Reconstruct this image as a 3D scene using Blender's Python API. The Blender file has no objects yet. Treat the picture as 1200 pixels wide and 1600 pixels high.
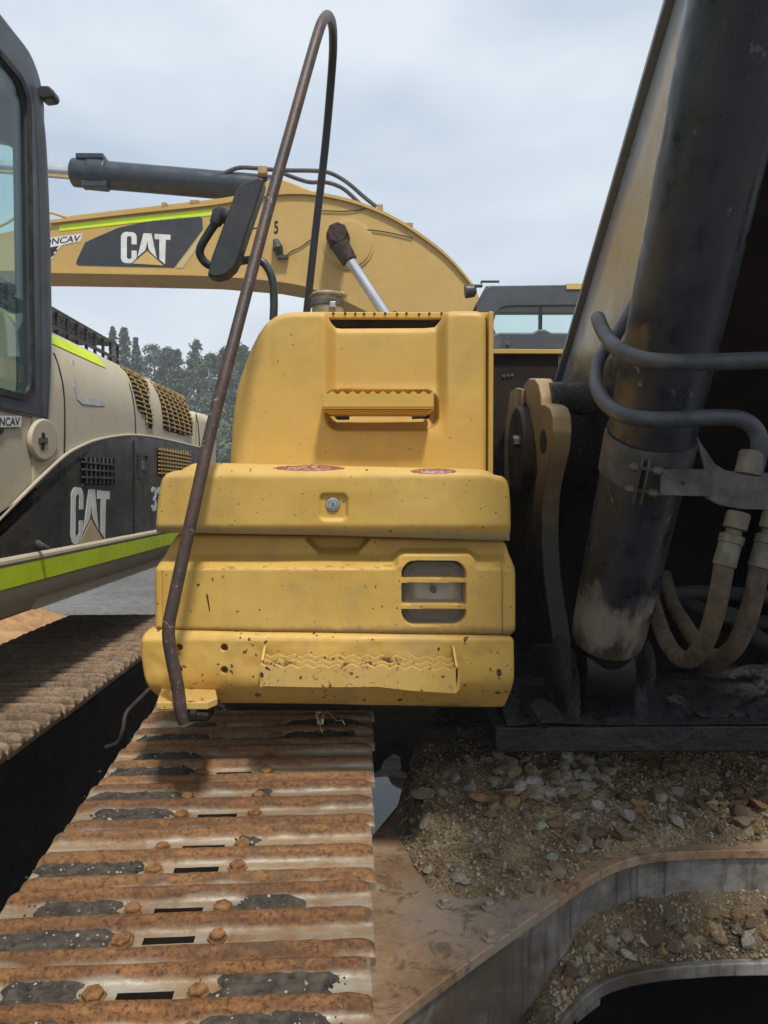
import bpy, bmesh, math, random
import numpy as np
from mathutils import Vector, Matrix, noise
random.seed(7)
R = math.radians
scene = bpy.context.scene
COL = scene.collection

# ------------------------------------------------------------------ camera, sky, sun, exposure
F = 1155.0                       # focal length in photograph pixels (1200 x 1600)
CAMZ = 1.65
cam_d = bpy.data.cameras.new('camera')
cam = bpy.data.objects.new('camera', cam_d); COL.objects.link(cam)
cam_d.sensor_fit = 'VERTICAL'; cam_d.sensor_height = 36; cam_d.lens = F/1600*36
cam_d.clip_start = 0.02; cam_d.clip_end = 2000
cam.location = (0, 0, CAMZ)
cam.rotation_euler = (R(90)-math.atan(35/F), 0, -math.atan(17/F))
scene.camera = cam
CM = cam.rotation_euler.to_matrix()

SUN_DIR = Vector((0.19, -0.50, 1.0)).normalized()     # towards the sun
world = bpy.data.worlds.new('World'); scene.world = world; world.use_nodes = True
wn = world.node_tree.nodes; wl = world.node_tree.links; wn.clear()
w_out = wn.new('ShaderNodeOutputWorld'); w_bg = wn.new('ShaderNodeBackground')
w_sky = wn.new('ShaderNodeTexSky'); w_sky.sky_type = 'NISHITA'; w_sky.sun_disc = False
w_sky.sun_elevation = math.asin(SUN_DIR.z); w_sky.sun_rotation = math.atan2(SUN_DIR.x, SUN_DIR.y)
w_sky.dust_density = 3.0
w_bg.inputs[1].default_value = 0.1
w_tc = wn.new('ShaderNodeTexCoord'); w_map = wn.new('ShaderNodeMapping'); w_map.inputs['Scale'].default_value = (1.0, 1.0, 2.6)
w_n1 = wn.new('ShaderNodeTexNoise'); w_n1.inputs['Scale'].default_value = 2.1; w_n1.inputs['Detail'].default_value = 4; w_n1.inputs['Roughness'].default_value = 0.5
w_r1 = wn.new('ShaderNodeValToRGB')
w_r1.color_ramp.elements[0].position = 0.33; w_r1.color_ramp.elements[0].color = (4.0, 4.8, 5.8, 1)
w_r1.color_ramp.elements[1].position = 0.64; w_r1.color_ramp.elements[1].color = (6.5, 7.0, 7.5, 1)
w_mix = wn.new('ShaderNodeMix'); w_mix.data_type = 'RGBA'; w_mix.inputs[0].default_value = 0.88
wl.new(w_tc.outputs['Generated'], w_map.inputs[0]); wl.new(w_map.outputs[0], w_n1.inputs['Vector'])
wl.new(w_n1.outputs[0], w_r1.inputs[0])
wl.new(w_sky.outputs[0], w_mix.inputs[6]); wl.new(w_r1.outputs[0], w_mix.inputs[7])
wl.new(w_mix.outputs[2], w_bg.inputs[0]); wl.new(w_bg.outputs[0], w_out.inputs[0])

sun_d = bpy.data.lights.new('sun', 'SUN'); sun_d.energy = 2.6; sun_d.angle = R(6); sun_d.color = (1.0, 0.95, 0.86)
sun = bpy.data.objects.new('sun', sun_d); COL.objects.link(sun)
sun.rotation_euler = SUN_DIR.to_track_quat('Z', 'Y').to_euler()
vs = scene.view_settings
vs.view_transform = 'Standard'; vs.look = 'None'; vs.exposure = 0.47; vs.gamma = 1.0; vs.use_curve_mapping = False

# ------------------------------------------------------------------ measuring: a photograph point at a known distance -> a place
def ray(px, py): return CM @ Vector(((px-600)/F, (800-py)/F, -1.0))
def P(px, py, Y):
    d = ray(px, py); return Vector((0, 0, CAMZ)) + d*(Y/d.y)
def PX(px, py, X):
    d = ray(px, py); return Vector((0, 0, CAMZ)) + d*(X/d.x)
def PZ(px, py, z):
    d = ray(px, py); return Vector((0, 0, CAMZ)) + d*((z-CAMZ)/d.z)
def lerp(a, b, t): return a+(b-a)*t
def sstep(a, b, x):
    t = min(1, max(0, (x-a)/(b-a))); return t*t*(3-2*t)
def interp(tab, x): return float(np.interp(x, [t[0] for t in tab], [t[1] for t in tab]))

# ------------------------------------------------------------------ materials
MATS = {}
class NT:
    def __init__(s, name):
        s.m = bpy.data.materials.new(name); s.m.use_nodes = True
        s.t = s.m.node_tree; s.b = s.t.nodes['Principled BSDF']; s.out = s.t.nodes['Material Output']
        s.tc = s.t.nodes.new('ShaderNodeTexCoord'); MATS[name] = s.m
    def n(s, typ, **kw):
        o = s.t.nodes.new(typ)
        for k, v in kw.items(): setattr(o, k, v)
        return o
    def l(s, a, b): s.t.links.new(a, b)
    def co(s, kind='Object', scale=(1, 1, 1)):
        mp = s.n('ShaderNodeMapping'); mp.inputs['Scale'].default_value = scale
        if kind == 'World':
            g = s.n('ShaderNodeNewGeometry'); s.l(g.outputs['Position'], mp.inputs[0])
        else: s.l(s.tc.outputs[kind], mp.inputs[0])
        return mp.outputs[0]
    def noise(s, vec, scale, detail=4, rough=0.55, dist=0.0):
        o = s.n('ShaderNodeTexNoise'); o.inputs['Scale'].default_value = scale; o.inputs['Detail'].default_value = detail
        o.inputs['Roughness'].default_value = rough; o.inputs['Distortion'].default_value = dist
        s.l(vec, o.inputs['Vector']); return o.outputs[0]
    def voro(s, vec, scale, feature='F1', out=0, rnd=1.0):
        o = s.n('ShaderNodeTexVoronoi'); o.feature = feature; o.inputs['Scale'].default_value = scale
        o.inputs['Randomness'].default_value = rnd
        s.l(vec, o.inputs['Vector']); return o.outputs[out]
    def ramp(s, fac, a, b, ca=0.0, cb=1.0):
        o = s.n('ShaderNodeMapRange'); o.clamp = True; o.interpolation_type = 'SMOOTHSTEP'
        for i, v in enumerate((a, b, ca, cb)): o.inputs[1+i].default_value = v
        s.l(fac, o.inputs[0]); return o.outputs[0]
    def math(s, op, a, b=None):
        o = s.n('ShaderNodeMath'); o.operation = op
        for i, v in enumerate((a, b)):
            if v is None: continue
            if isinstance(v, (int, float)): o.inputs[i].default_value = v
            else: s.l(v, o.inputs[i])
        return o.outputs[0]
    def mix(s, fac, a, b):
        o = s.n('ShaderNodeMix'); o.data_type = 'RGBA'
        for i, v in ((0, fac), (6, a), (7, b)):
            if isinstance(v, (int, float)): o.inputs[i].default_value = v
            elif isinstance(v, tuple): o.inputs[i].default_value = (*v, 1)
            else: s.l(v, o.inputs[i])
        return o.outputs[2]
    def sep(s, vec):
        o = s.n('ShaderNodeSeparateXYZ'); s.l(vec, o.inputs[0]); return o.outputs
    def dist(s, vec, p):
        o = s.n('ShaderNodeVectorMath'); o.operation = 'DISTANCE'; s.l(vec, o.inputs[0]); o.inputs[1].default_value = p; return o.outputs['Value']
    def set(s, color=None, rough=None, metal=None, spec=None):
        for k, v in (('Base Color', color), ('Roughness', rough), ('Metallic', metal), ('Specular IOR Level', spec)):
            if v is None: continue
            if isinstance(v, tuple): s.b.inputs[k].default_value = (*v, 1)
            elif isinstance(v, (int, float)): s.b.inputs[k].default_value = v
            else: s.l(v, s.b.inputs[k])
    def bump(s, h, strength=0.3, dist=0.01):
        o = s.n('ShaderNodeBump'); o.inputs['Strength'].default_value = strength; o.inputs['Distance'].default_value = dist
        s.l(h, o.inputs['Height']); s.l(o.outputs[0], s.b.inputs['Normal'])

def paint(name, col, col2, chip=0.10, chipscale=55, dirt=0.25, dirtcol=(0.30, 0.22, 0.12), rough=0.50, chipcol=(0.10, 0.035, 0.02), grime=None, extra=None):
    s = NT(name); w = s.co('World')
    big = s.noise(w, 2.2, 5, 0.6); fine = s.noise(w, 24, 5, 0.65)
    c = s.mix(s.ramp(big, 0.3, 0.72), col, col2)
    c = s.mix(s.math('MULTIPLY', s.ramp(s.noise(w, 6.0, 6, 0.7, 0.6), 0.48, 0.75), dirt), c, dirtcol)
    c = s.mix(s.math('MULTIPLY', s.ramp(s.noise(s.co('World', (30, 30, 2.2)), 1.0, 4, 0.6), 0.52, 0.8), dirt*0.9), c, dirtcol)
    c = s.mix(s.math('MULTIPLY', s.ramp(fine, 0.35, 0.7), 0.10), c, (col[0]*0.62, col[1]*0.58, col[2]*0.6))
    # chips: scattered ragged specks, clustered by a larger noise
    wv = s.n('ShaderNodeVectorMath'); wv.operation = 'ADD'
    nz = s.n('ShaderNodeTexNoise'); nz.inputs['Scale'].default_value = 60; s.l(w, nz.inputs['Vector'])
    sc = s.n('ShaderNodeVectorMath'); sc.operation = 'SCALE'; sc.inputs['Scale'].default_value = 0.02
    s.l(nz.outputs['Color'], sc.inputs[0]); s.l(w, wv.inputs[0]); s.l(sc.outputs[0], wv.inputs[1])
    v = s.voro(wv.outputs[0], chipscale); vc = s.voro(wv.outputs[0], chipscale, out=1)
    size = s.math('MULTIPLY', s.sep(vc)[0], chip*2.3)
    gate = s.ramp(s.noise(w, 7.5, 4, 0.65), 0.42, 0.56)
    keep = s.math('GREATER_THAN', s.sep(vc)[1], 0.50)
    chipm = s.math('MULTIPLY', s.math('MULTIPLY', s.math('LESS_THAN', v, size), keep), s.math('ADD', s.math('MULTIPLY', gate, 0.8), s.math('LESS_THAN', s.sep(vc)[2], 0.25)))
    chipm = s.math('MINIMUM', chipm, 1.0)
    c = s.mix(chipm, c, s.mix(s.sep(vc)[0], chipcol, (0.05, 0.035, 0.03)))
    v2 = s.voro(wv.outputs[0], chipscale*2.6); vc2 = s.voro(wv.outputs[0], chipscale*2.6, out=1)
    m2 = s.math('MULTIPLY', s.math('LESS_THAN', v2, s.math('MULTIPLY', s.sep(vc2)[0], min(0.5, chip*2.8))), s.math('GREATER_THAN', s.sep(vc2)[1], 0.80))
    c = s.mix(s.math('MULTIPLY', m2, s.ramp(s.noise(w, 4, 3, 0.6), 0.42, 0.55)), c, chipcol)
    # fine line scratches
    scr = s.noise(s.co('World', (9, 9, 120)), 1.6, 3, 0.5, 1.5)
    c = s.mix(s.math('MULTIPLY', s.ramp(scr, 0.70, 0.73), 0.35), c, (col[0]*0.7, col[1]*0.62, col[2]*0.7))
    if grime:
        for (p, r0, r1, gc, amt) in grime:
            d = s.dist(w, p); d2 = s.math('ADD', d, s.math('MULTIPLY', s.math('SUBTRACT', fine, 0.5), 0.5*(r1-r0)+0.05))
            g = s.ramp(d2, r0, r1, amt, 0.0); c = s.mix(g, c, gc)
    if extra: c = extra(s, w, c)
    rg = s.ramp(s.noise(w, 9, 5, 0.7), 0.3, 0.75, rough-0.07, rough+0.16)
    s.set(c, rg, 0.0, 0.42)
    h = s.math('ADD', s.math('MULTIPLY', fine, 0.05), s.math('MULTIPLY', chipm, -0.6))
    h = s.math('ADD', h, s.math('MULTIPLY', s.noise(w, 7, 2, 0.5), 0.25))
    s.bump(h, 0.35, 0.004)
    return s.m

def plain(name, col, rough=0.6, metal=0.0, var=0.25, scale=20, bump=0.15, spec=0.5, dust=None, bdist=0.004):
    s = NT(name); w = s.co('World'); n1 = s.noise(w, scale, 5, 0.65)
    c = s.mix(s.ramp(n1, 0.3, 0.7), tuple(x*(1-var) for x in col), tuple(min(1, x*(1+var)) for x in col))
    if dust:
        dc, amt, sc = dust
        c = s.mix(s.math('MULTIPLY', s.ramp(s.noise(w, sc, 6, 0.7, 0.4), 0.42, 0.72), amt), c, dc)
    s.set(c, s.ramp(s.noise(w, scale*0.7, 4), 0.3, 0.7, max(0.02, rough-0.1), min(1, rough+0.12)), metal, spec)
    if bump: s.bump(n1, bump, bdist)
    return s.m

YEL = (0.575, 0.35, 0.068); YEL2 = (0.63, 0.405, 0.108)
def scuff_marks(s, w, c):
    # two red scrapes along the lid's top edge, lighter metal inside them
    for (a, b) in (((425, 731), (540, 732)), ((640, 736), (716, 737))):
        p = P((a[0]+b[0])/2, (a[1]+b[1])/2, 1.59); half = (P(*b, 1.59)-P(*a, 1.59)).length/2
        x, y, z = s.sep(w)
        u = s.math('DIVIDE', s.math('SUBTRACT', x, p.x), half); v = s.math('DIVIDE', s.math('SUBTRACT', z, p.z), 0.0068)
        e = s.math('ADD', s.math('MULTIPLY', u, u), s.math('MULTIPLY', v, v))
        e = s.math('ADD', e, s.math('MULTIPLY', s.math('SUBTRACT', s.noise(w, 90, 3, 0.7), 0.5), 1.2))
        c = s.mix(s.math('LESS_THAN', e, 0.9), c, (0.24, 0.055, 0.03))
        c = s.mix(s.math('MULTIPLY', s.math('LESS_THAN', e, 0.5), s.math('GREATER_THAN', s.noise(w, 210, 4, 0.75), 0.53)), c, (0.42, 0.36, 0.30))
    x, y, z = s.sep(w); zl = s.math('ADD', s.math('SUBTRACT', z, s.math('MULTIPLY', x, -0.024)), s.math('MULTIPLY', s.math('SUBTRACT', s.noise(w, 16, 5, 0.7), 0.5), 0.02)); ze = P(520, 838, 1.58).z
    c = s.mix(s.ramp(zl, ze+0.004, ze+0.018, 0.8, 0.0), c, (0.30, 0.255, 0.18))
    return c
paint('yellow_paint', YEL, YEL2, 0.055, 60, 0.30)
paint('yellow_lid', YEL, YEL2, 0.10, 60, 0.32, extra=scuff_marks)
def mid_stain(s, w, c):
    x, y, z = s.sep(w); zz = s.math('ADD', z, s.math('MULTIPLY', s.math('SUBTRACT', s.noise(w, 20, 5, 0.7), 0.5), 0.03)); ze = P(500, 990, 1.60).z
    c = s.mix(s.ramp(zz, ze+0.004, ze+0.02, 0.75, 0.0), c, (0.17, 0.115, 0.055))
    zr = P(500, 887, 1.60).z; zw = s.math('ABSOLUTE', s.math('SUBTRACT', zz, zr))
    return s.mix(s.math('MULTIPLY', s.ramp(zw, 0.003, 0.009, 1.0, 0.0), s.ramp(s.noise(s.co('World', (60, 60, 160)), 1.0, 4, 0.7), 0.54, 0.60, 0.0, 0.8)), c, (0.30, 0.15, 0.05))
paint('yellow_housing', YEL, YEL2, 0.078, 60, 0.36, extra=mid_stain)
def low_scrape(s, w, c):
    x, y, z = s.sep(w)
    zz = s.math('ADD', z, s.math('MULTIPLY', s.math('SUBTRACT', s.noise(w, 14, 5, 0.7), 0.5), 0.09))
    m = s.ramp(zz, 1.14, 1.20, 1.0, 0.0)
    m2 = s.math('MULTIPLY', m, s.ramp(s.noise(s.co('World', (18, 18, 70)), 1.0, 5, 0.75), 0.47, 0.58, 0.0, 0.75))
    return s.mix(m2, c, (0.16, 0.085, 0.04))
paint('yellow_scraped', YEL, YEL2, 0.15, 42, 0.45, extra=low_scrape)
def tread_rust(s, w, c):
    m = s.math('MULTIPLY', s.ramp(s.noise(w, 34, 6, 0.75, 0.4), 0.555, 0.585), s.ramp(s.noise(w, 11, 3, 0.5), 0.44, 0.54))
    return s.mix(m, c, (0.17, 0.055, 0.025))
paint('yellow_worn', (0.56, 0.35, 0.075), (0.6, 0.40, 0.13), 0.16, 60, 0.3, extra=tread_rust)
paint('yellow_rear', (0.50, 0.318, 0.088), (0.54, 0.355, 0.112), 0.04, 40, 0.2)
paint('beige_paint', (0.48, 0.415, 0.30), (0.53, 0.465, 0.35), 0.03, 40, 0.25, (0.40, 0.29, 0.16), 0.5)
paint('grille_paint', (0.50, 0.34, 0.12), (0.55, 0.38, 0.15), 0.05, 40, 0.4, (0.40, 0.24, 0.10), 0.55)
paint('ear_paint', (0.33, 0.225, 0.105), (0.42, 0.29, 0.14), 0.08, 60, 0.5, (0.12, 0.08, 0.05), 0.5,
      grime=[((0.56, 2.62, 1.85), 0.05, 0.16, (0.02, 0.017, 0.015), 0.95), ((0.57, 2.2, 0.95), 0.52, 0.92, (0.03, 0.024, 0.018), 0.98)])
def boom_edge_band(s, w, c):      # soft dark blue-grey band along the boom's upper edge
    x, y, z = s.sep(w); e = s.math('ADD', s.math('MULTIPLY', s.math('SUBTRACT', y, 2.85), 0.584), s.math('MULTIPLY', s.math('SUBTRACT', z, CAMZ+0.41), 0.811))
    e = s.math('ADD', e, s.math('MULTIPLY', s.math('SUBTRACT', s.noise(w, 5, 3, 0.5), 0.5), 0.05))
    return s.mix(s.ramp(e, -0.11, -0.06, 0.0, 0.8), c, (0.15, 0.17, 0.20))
paint('boom_paint', (0.46, 0.355, 0.205), (0.52, 0.40, 0.24), 0.03, 40, 0.25, (0.2, 0.14, 0.08), 0.30, extra=boom_edge_band,
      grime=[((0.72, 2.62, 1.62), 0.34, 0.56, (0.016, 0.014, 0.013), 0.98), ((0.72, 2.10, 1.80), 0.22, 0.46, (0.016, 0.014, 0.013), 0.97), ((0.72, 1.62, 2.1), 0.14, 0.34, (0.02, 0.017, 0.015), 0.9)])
plain('black_panel', (0.028, 0.031, 0.033), 0.32, 0, 0.3, 12, 0.05, 0.45, ((0.16, 0.12, 0.075), 0.30, 3.0))
plain('dark_metal', (0.03, 0.025, 0.021), 0.65, 0, 0.4, 25, 0.4, 0.3, ((0.12, 0.07, 0.036), 0.7, 5))
plain('grimy_black', (0.007, 0.0065, 0.006), 0.45, 0, 0.4, 25, 0.6, 0.35, ((0.022, 0.016, 0.012), 0.5, 6))
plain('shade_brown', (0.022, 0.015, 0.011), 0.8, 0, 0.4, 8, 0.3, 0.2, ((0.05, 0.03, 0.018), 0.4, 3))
plain('cab_paint', (0.06, 0.068, 0.08), 0.38, 0, 0.15, 10, 0.04, 0.45)
plain('cylinder_blue', (0.03, 0.038, 0.052), 0.32, 0, 0.2, 10, 0.05, 0.5)
plain('black_plastic', (0.03, 0.034, 0.038), 0.42, 0, 0.2, 60, 0.2, 0.45, ((0.10, 0.095, 0.085), 0.3, 8))
plain('rubber', (0.018, 0.018, 0.018), 0.7, 0, 0.3, 30, 0.2, 0.3, ((0.085, 0.075, 0.06), 0.55, 12))
plain('dusty_steel', (0.085, 0.085, 0.083), 0.6, 0.2, 0.35, 24, 0.35, 0.4, ((0.22, 0.19, 0.15), 0.55, 10))
plain('hose_pipe', (0.055, 0.062, 0.07), 0.5, 0.1, 0.35, 22, 0.3, 0.45, ((0.16, 0.11, 0.07), 0.5, 14))
plain('dirty_hose', (0.085, 0.068, 0.05), 0.85, 0, 0.4, 35, 0.5, 0.2, ((0.16, 0.105, 0.055), 0.8, 8))
plain('dim_hose', (0.025, 0.024, 0.023), 0.75, 0, 0.3, 30, 0.4, 0.3, ((0.05, 0.042, 0.034), 0.6, 9))
plain('brass_dusty', (0.15, 0.135, 0.10), 0.6, 0.3, 0.3, 40, 0.3, 0.4, ((0.16, 0.12, 0.08), 0.6, 14))
plain('chrome', (0.72, 0.72, 0.72), 0.16, 1.0, 0.05, 8, 0.0)
plain('lock_steel', (0.55, 0.53, 0.5), 0.3, 1.0, 0.2, 80, 0.1)
plain('reflector', (0.62, 0.60, 0.56), 0.45, 0.55, 0.3, 35, 0.35, 0.5, ((0.30, 0.24, 0.16), 0.4, 22))
plain('lime_tape', (0.62, 0.80, 0.02), 0.45, 0, 0.06, 10, 0.0, 0.4, ((0.35, 0.4, 0.06), 0.35, 5))
plain('white_decal', (0.70, 0.70, 0.68), 0.5, 0, 0.06, 20, 0.0, 0.4, ((0.35, 0.33, 0.3), 0.35, 12))
plain('black_decal', (0.03, 0.033, 0.04), 0.4, 0, 0.15, 8, 0.0, 0.45, ((0.12, 0.11, 0.09), 0.2, 5))
plain('gold_decal', (0.58, 0.40, 0.13), 0.5, 0, 0.05, 15, 0.0, 0.4)
plain('tan_decal', (0.52, 0.42, 0.24), 0.5, 0, 0.05, 15, 0.0, 0.4)
plain('ink', (0.02, 0.02, 0.02), 0.6, 0, 0.1, 15, 0.0, 0.3)
plain('grey_primer', (0.42, 0.42, 0.42), 0.6, 0, 0.12, 25, 0.05, 0.4, ((0.46, 0.38, 0.24), 0.35, 14))
plain('bark', (0.09, 0.065, 0.045), 0.9, 0, 0.3, 12, 0.4, 0.2)
plain('mud_wet', (0.02, 0.016, 0.012), 0.98, 0, 0.4, 9, 0.8, 0.0, None, 0.02)
plain('clay_soil', (0.36, 0.20, 0.09), 0.95, 0, 0.25, 7, 0.8, 0.1, ((0.45, 0.30, 0.16), 0.6, 3), 0.03)
plain('clay_dry', (0.11, 0.105, 0.095), 0.9, 0, 0.6, 30, 0.8, 0.1, ((0.03, 0.028, 0.026), 0.9, 12), 0.01)
plain('frame_grime', (0.010, 0.009, 0.0085), 0.5, 0, 0.5, 10, 0.9, 0.4, ((0.032, 0.026, 0.02), 0.7, 4), 0.02)
plain('dry_straw', (0.42, 0.36, 0.24), 0.8, 0, 0.2, 30, 0.0, 0.2)
plain('shade_black', (0.004, 0.004, 0.004), 0.9, 0, 0.2, 10, 0.2, 0.1)  # near-black for hollows, their shade put into the colour
plain('cap_metal', (0.36, 0.31, 0.22), 0.5, 0.5, 0.3, 30, 0.2, 0.4, ((0.30, 0.2, 0.09), 0.6, 14))
plain('ear_dark', (0.035, 0.027, 0.02), 0.6, 0, 0.5, 14, 0.5, 0.35, ((0.13, 0.09, 0.05), 0.5, 5))
plain('rust_boss', (0.055, 0.035, 0.026), 0.85, 0, 0.5, 30, 0.7, 0.2)

s = NT('grease_lumps'); w = s.co('World'); n1 = s.noise(w, 60, 8, 0.75); n2 = s.noise(w, 9, 4)
s.set(s.mix(s.ramp(n1, 0.4, 0.7), (0.008, 0.008, 0.009), (0.04, 0.04, 0.042)), s.ramp(n1, 0.35, 0.65, 0.15, 0.6), 0.0, 0.9)
s.bump(s.math('ADD', n1, n2), 1.0, 0.02)

# black hydraulic cylinder barrel: gloss black, smears of clay, a pale dusty cuff near its foot
CF = Vector((0.59, 1.817, CAMZ-0.3225)); CDIR = Vector((0, -0.388, 0.675)).normalized()
s = NT('barrel_black'); w = s.co('World')
ax = s.n('ShaderNodeVectorMath'); ax.operation = 'DOT_PRODUCT'; s.l(w, ax.inputs[0]); ax.inputs[1].default_value = CDIR
t = s.math('SUBTRACT', ax.outputs['Value'], CF.dot(CDIR))
nb = s.noise(w, 15, 6, 0.7); nf = s.noise(w, 70, 4, 0.7); st = s.noise(s.co('World', (22, 10, 4)), 1.0, 6, 0.7)
c = s.mix(s.ramp(nb, 0.3, 0.7), (0.012, 0.016, 0.024), (0.024, 0.030, 0.043))
c = s.mix(s.math('MULTIPLY', s.ramp(st, 0.56, 0.76), 0.32), c, (0.10, 0.08, 0.062))
c = s.mix(s.math('MULTIPLY', s.ramp(s.noise(s.co('World', (30, 30, 14)), 1.0, 5, 0.7), 0.62, 0.70), s.ramp(nf, 0.4, 0.6)), c, (0.34, 0.29, 0.23))
tt = s.math('ADD', t, s.math('MULTIPLY', s.math('SUBTRACT', st, 0.5), 0.35))
c = s.mix(s.ramp(tt, 0.045, 0.13, 0.9, 0.0), c, (0.30, 0.27, 0.22))
c = s.mix(s.ramp(tt, -0.05, 0.03, 1.0, 0.0), c, (0.06, 0.04, 0.028))
s.set(c, s.ramp(s.math('ADD', nb, s.math('MULTIPLY', st, 0.3)), 0.4, 0.85, 0.16, 0.52), 0.0, 1.0); s.bump(nf, 0.12, 0.003)

# rusty track shoes: ridges rust, the flat between them scoured pale
def shoe_mat(name, rust, rust2, pale, pale2, zmid=0.0035):
    s = NT(name); o = s.co('Object'); w = s.co('World')
    x, y, z = s.sep(o)
    big = s.noise(w, 5, 5, 0.65); med = s.noise(s.co('World', (16, 40, 40)), 1.0, 6, 0.7); fine = s.noise(w, 130, 4, 0.7)
    rc = s.mix(s.ramp(med, 0.3, 0.7), rust, rust2)
    rc = s.mix(s.math('MULTIPLY', s.ramp(fine, 0.48, 0.66), 0.85), rc, tuple(v*0.3 for v in rust))
    rc = s.mix(s.math('MULTIPLY', s.ramp(fine, 0.44, 0.30), 0.35), rc, (0.45, 0.26, 0.11))
    rc = s.mix(s.math('MULTIPLY', s.ramp(s.noise(w, 11, 6, 0.75, 0.8), 0.5, 0.62), 0.6), rc, (0.075, 0.045, 0.028))
    pc = s.mix(s.ramp(s.noise(s.co('World', (10, 60, 60)), 1.0, 5, 0.65), 0.32, 0.68), pale, pale2)
    pc = s.mix(s.math('MULTIPLY', s.ramp(big, 0.5, 0.7), 0.7), pc, rust2)
    zz = s.math('ADD', z, s.math('ADD', s.math('MULTIPLY', s.math('SUBTRACT', big, 0.5), 0.035), s.math('MULTIPLY', s.math('SUBTRACT', med, 0.5), 0.022)))
    c = s.mix(s.ramp(zz, zmid-0.006, zmid+0.008), pc, rc)
    oi = s.n('ShaderNodeObjectInfo'); rnd = oi.outputs['Random']
    c = s.mix(s.math('MULTIPLY', s.ramp(rnd, 0.5, 1.0), 0.28), c, (0.10, 0.055, 0.03)); c = s.mix(s.math('MULTIPLY', s.ramp(rnd, 0.5, 0.0), 0.12), c, (0.40, 0.26, 0.14))
    s.set(c, s.ramp(zz, zmid-0.006, zmid+0.008, 0.42, 0.85), s.ramp(zz, zmid-0.006, zmid+0.004, 0.25, 0.0), 0.4)
    s.bump(s.math('ADD', s.math('MULTIPLY', fine, 0.5), med), 0.5, 0.004)
    return s.m
shoe_mat('shoe_rust', (0.105, 0.045, 0.018), (0.25, 0.112, 0.038), (0.40, 0.37, 0.31), (0.31, 0.215, 0.12))
shoe_mat('shoe_brown', (0.20, 0.135, 0.085), (0.31, 0.225, 0.15), (0.17, 0.11, 0.065), (0.10, 0.065, 0.04), 0.012)
plain('bolt_rust', (0.20, 0.10, 0.042), 0.85, 0, 0.45, 60, 0.8, 0.2, None, 0.004)
s = NT('packed_mud'); w = s.co('World')
v = s.voro(w, 150); vc = s.voro(w, 150, out=1); n1 = s.noise(w, 45, 5, 0.7)
c = s.mix(s.ramp(n1, 0.3, 0.7), (0.024, 0.021, 0.018), (0.085, 0.070, 0.054))
g = s.math('MULTIPLY', s.math('LESS_THAN', v, s.math('MULTIPLY', s.sep(vc)[0], 0.42)), s.math('GREATER_THAN', s.sep(vc)[1], 0.70))
c = s.mix(g, c, s.mix(s.sep(vc)[2], (0.42, 0.40, 0.35), (0.10, 0.085, 0.06)))
s.set(c, 0.85, 0, 0.3); s.bump(s.math('ADD', n1, g), 0.6, 0.006)

s = NT('rail_rust'); w = s.co('World'); x, y, z = s.sep(w)
n1 = s.noise(w, 28, 6, 0.75); n2 = s.noise(w, 110, 4, 0.7); n3 = s.noise(w, 7, 4, 0.6)
c = s.mix(s.ramp(n1, 0.35, 0.68), (0.045, 0.036, 0.032), (0.115, 0.058, 0.042))
c = s.mix(s.math('MULTIPLY', s.ramp(n3, 0.42, 0.62), 0.7), c, (0.055, 0.047, 0.042))
c = s.mix(s.math('MULTIPLY', s.ramp(n2, 0.60, 0.66), s.ramp(s.noise(w, 11, 4, 0.7), 0.48, 0.62)), c, (0.38, 0.30, 0.25))
c = s.mix(s.ramp(y, 1.95, 2.2, 0.0, 0.8), c, (0.035, 0.037, 0.042))
s.set(c, 0.5, 0.1, 0.5); s.bump(s.math('ADD', n1, n2), 0.4, 0.002)

s = NT('frame_rust'); w = s.co('World')
n1 = s.noise(w, 6, 6, 0.7, 0.3); n2 = s.noise(w, 60, 5, 0.7); n3 = s.noise(s.co('World', (14, 14, 2.5)), 1.0, 5, 0.7)
c = s.mix(s.ramp(n1, 0.3, 0.7), (0.25, 0.145, 0.078), (0.42, 0.28, 0.17))
c = s.mix(s.math('MULTIPLY', s.ramp(n3, 0.5, 0.72), 0.7), c, (0.30, 0.265, 0.22))
c = s.mix(s.math('MULTIPLY', s.ramp(n2, 0.52, 0.72), 0.45), c, (0.05, 0.028, 0.016))
dg = s.math('ADD', s.dist(w, (0.22, 1.47, 0.8)), s.math('MULTIPLY', s.math('SUBTRACT', n1, 0.5), 0.25))
c = s.mix(s.ramp(dg, 0.08, 0.22, 0.65, 0.0), c, (0.34, 0.295, 0.24))
c = s.mix(s.math('MULTIPLY', s.ramp(s.noise(w, 17, 6, 0.75, 0.5), 0.5, 0.62), 0.6), c, (0.075, 0.05, 0.032))
s.set(c, s.ramp(n2, 0.3, 0.7, 0.5, 0.85), 0.1, 0.4); s.bump(s.math('ADD', n2, n1), 0.5, 0.006)

s = NT('frame_wall'); w = s.co('World')
n1 = s.noise(w, 5, 6, 0.7, 0.5); n2 = s.noise(s.co('World', (30, 30, 3)), 1.0, 6, 0.75); n3 = s.noise(w, 60, 4, 0.7)
c = s.mix(s.ramp(n1, 0.35, 0.65), (0.11, 0.095, 0.08), (0.30, 0.28, 0.25))
c = s.mix(s.math('MULTIPLY', s.ramp(n2, 0.5, 0.68), 0.8), c, (0.035, 0.027, 0.02))
c = s.mix(s.math('MULTIPLY', s.ramp(s.noise(w, 3.3, 5, 0.65, 0.6), 0.45, 0.6), 0.75), c, (0.085, 0.06, 0.038))
c = s.mix(s.math('MULTIPLY', s.ramp(s.noise(w, 9, 5, 0.7), 0.52, 0.7), 0.6), c, (0.14, 0.09, 0.05))
s.set(c, 0.6, 0.1, 0.4); s.bump(s.math('ADD', n3, n2), 0.35, 0.005)

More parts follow.
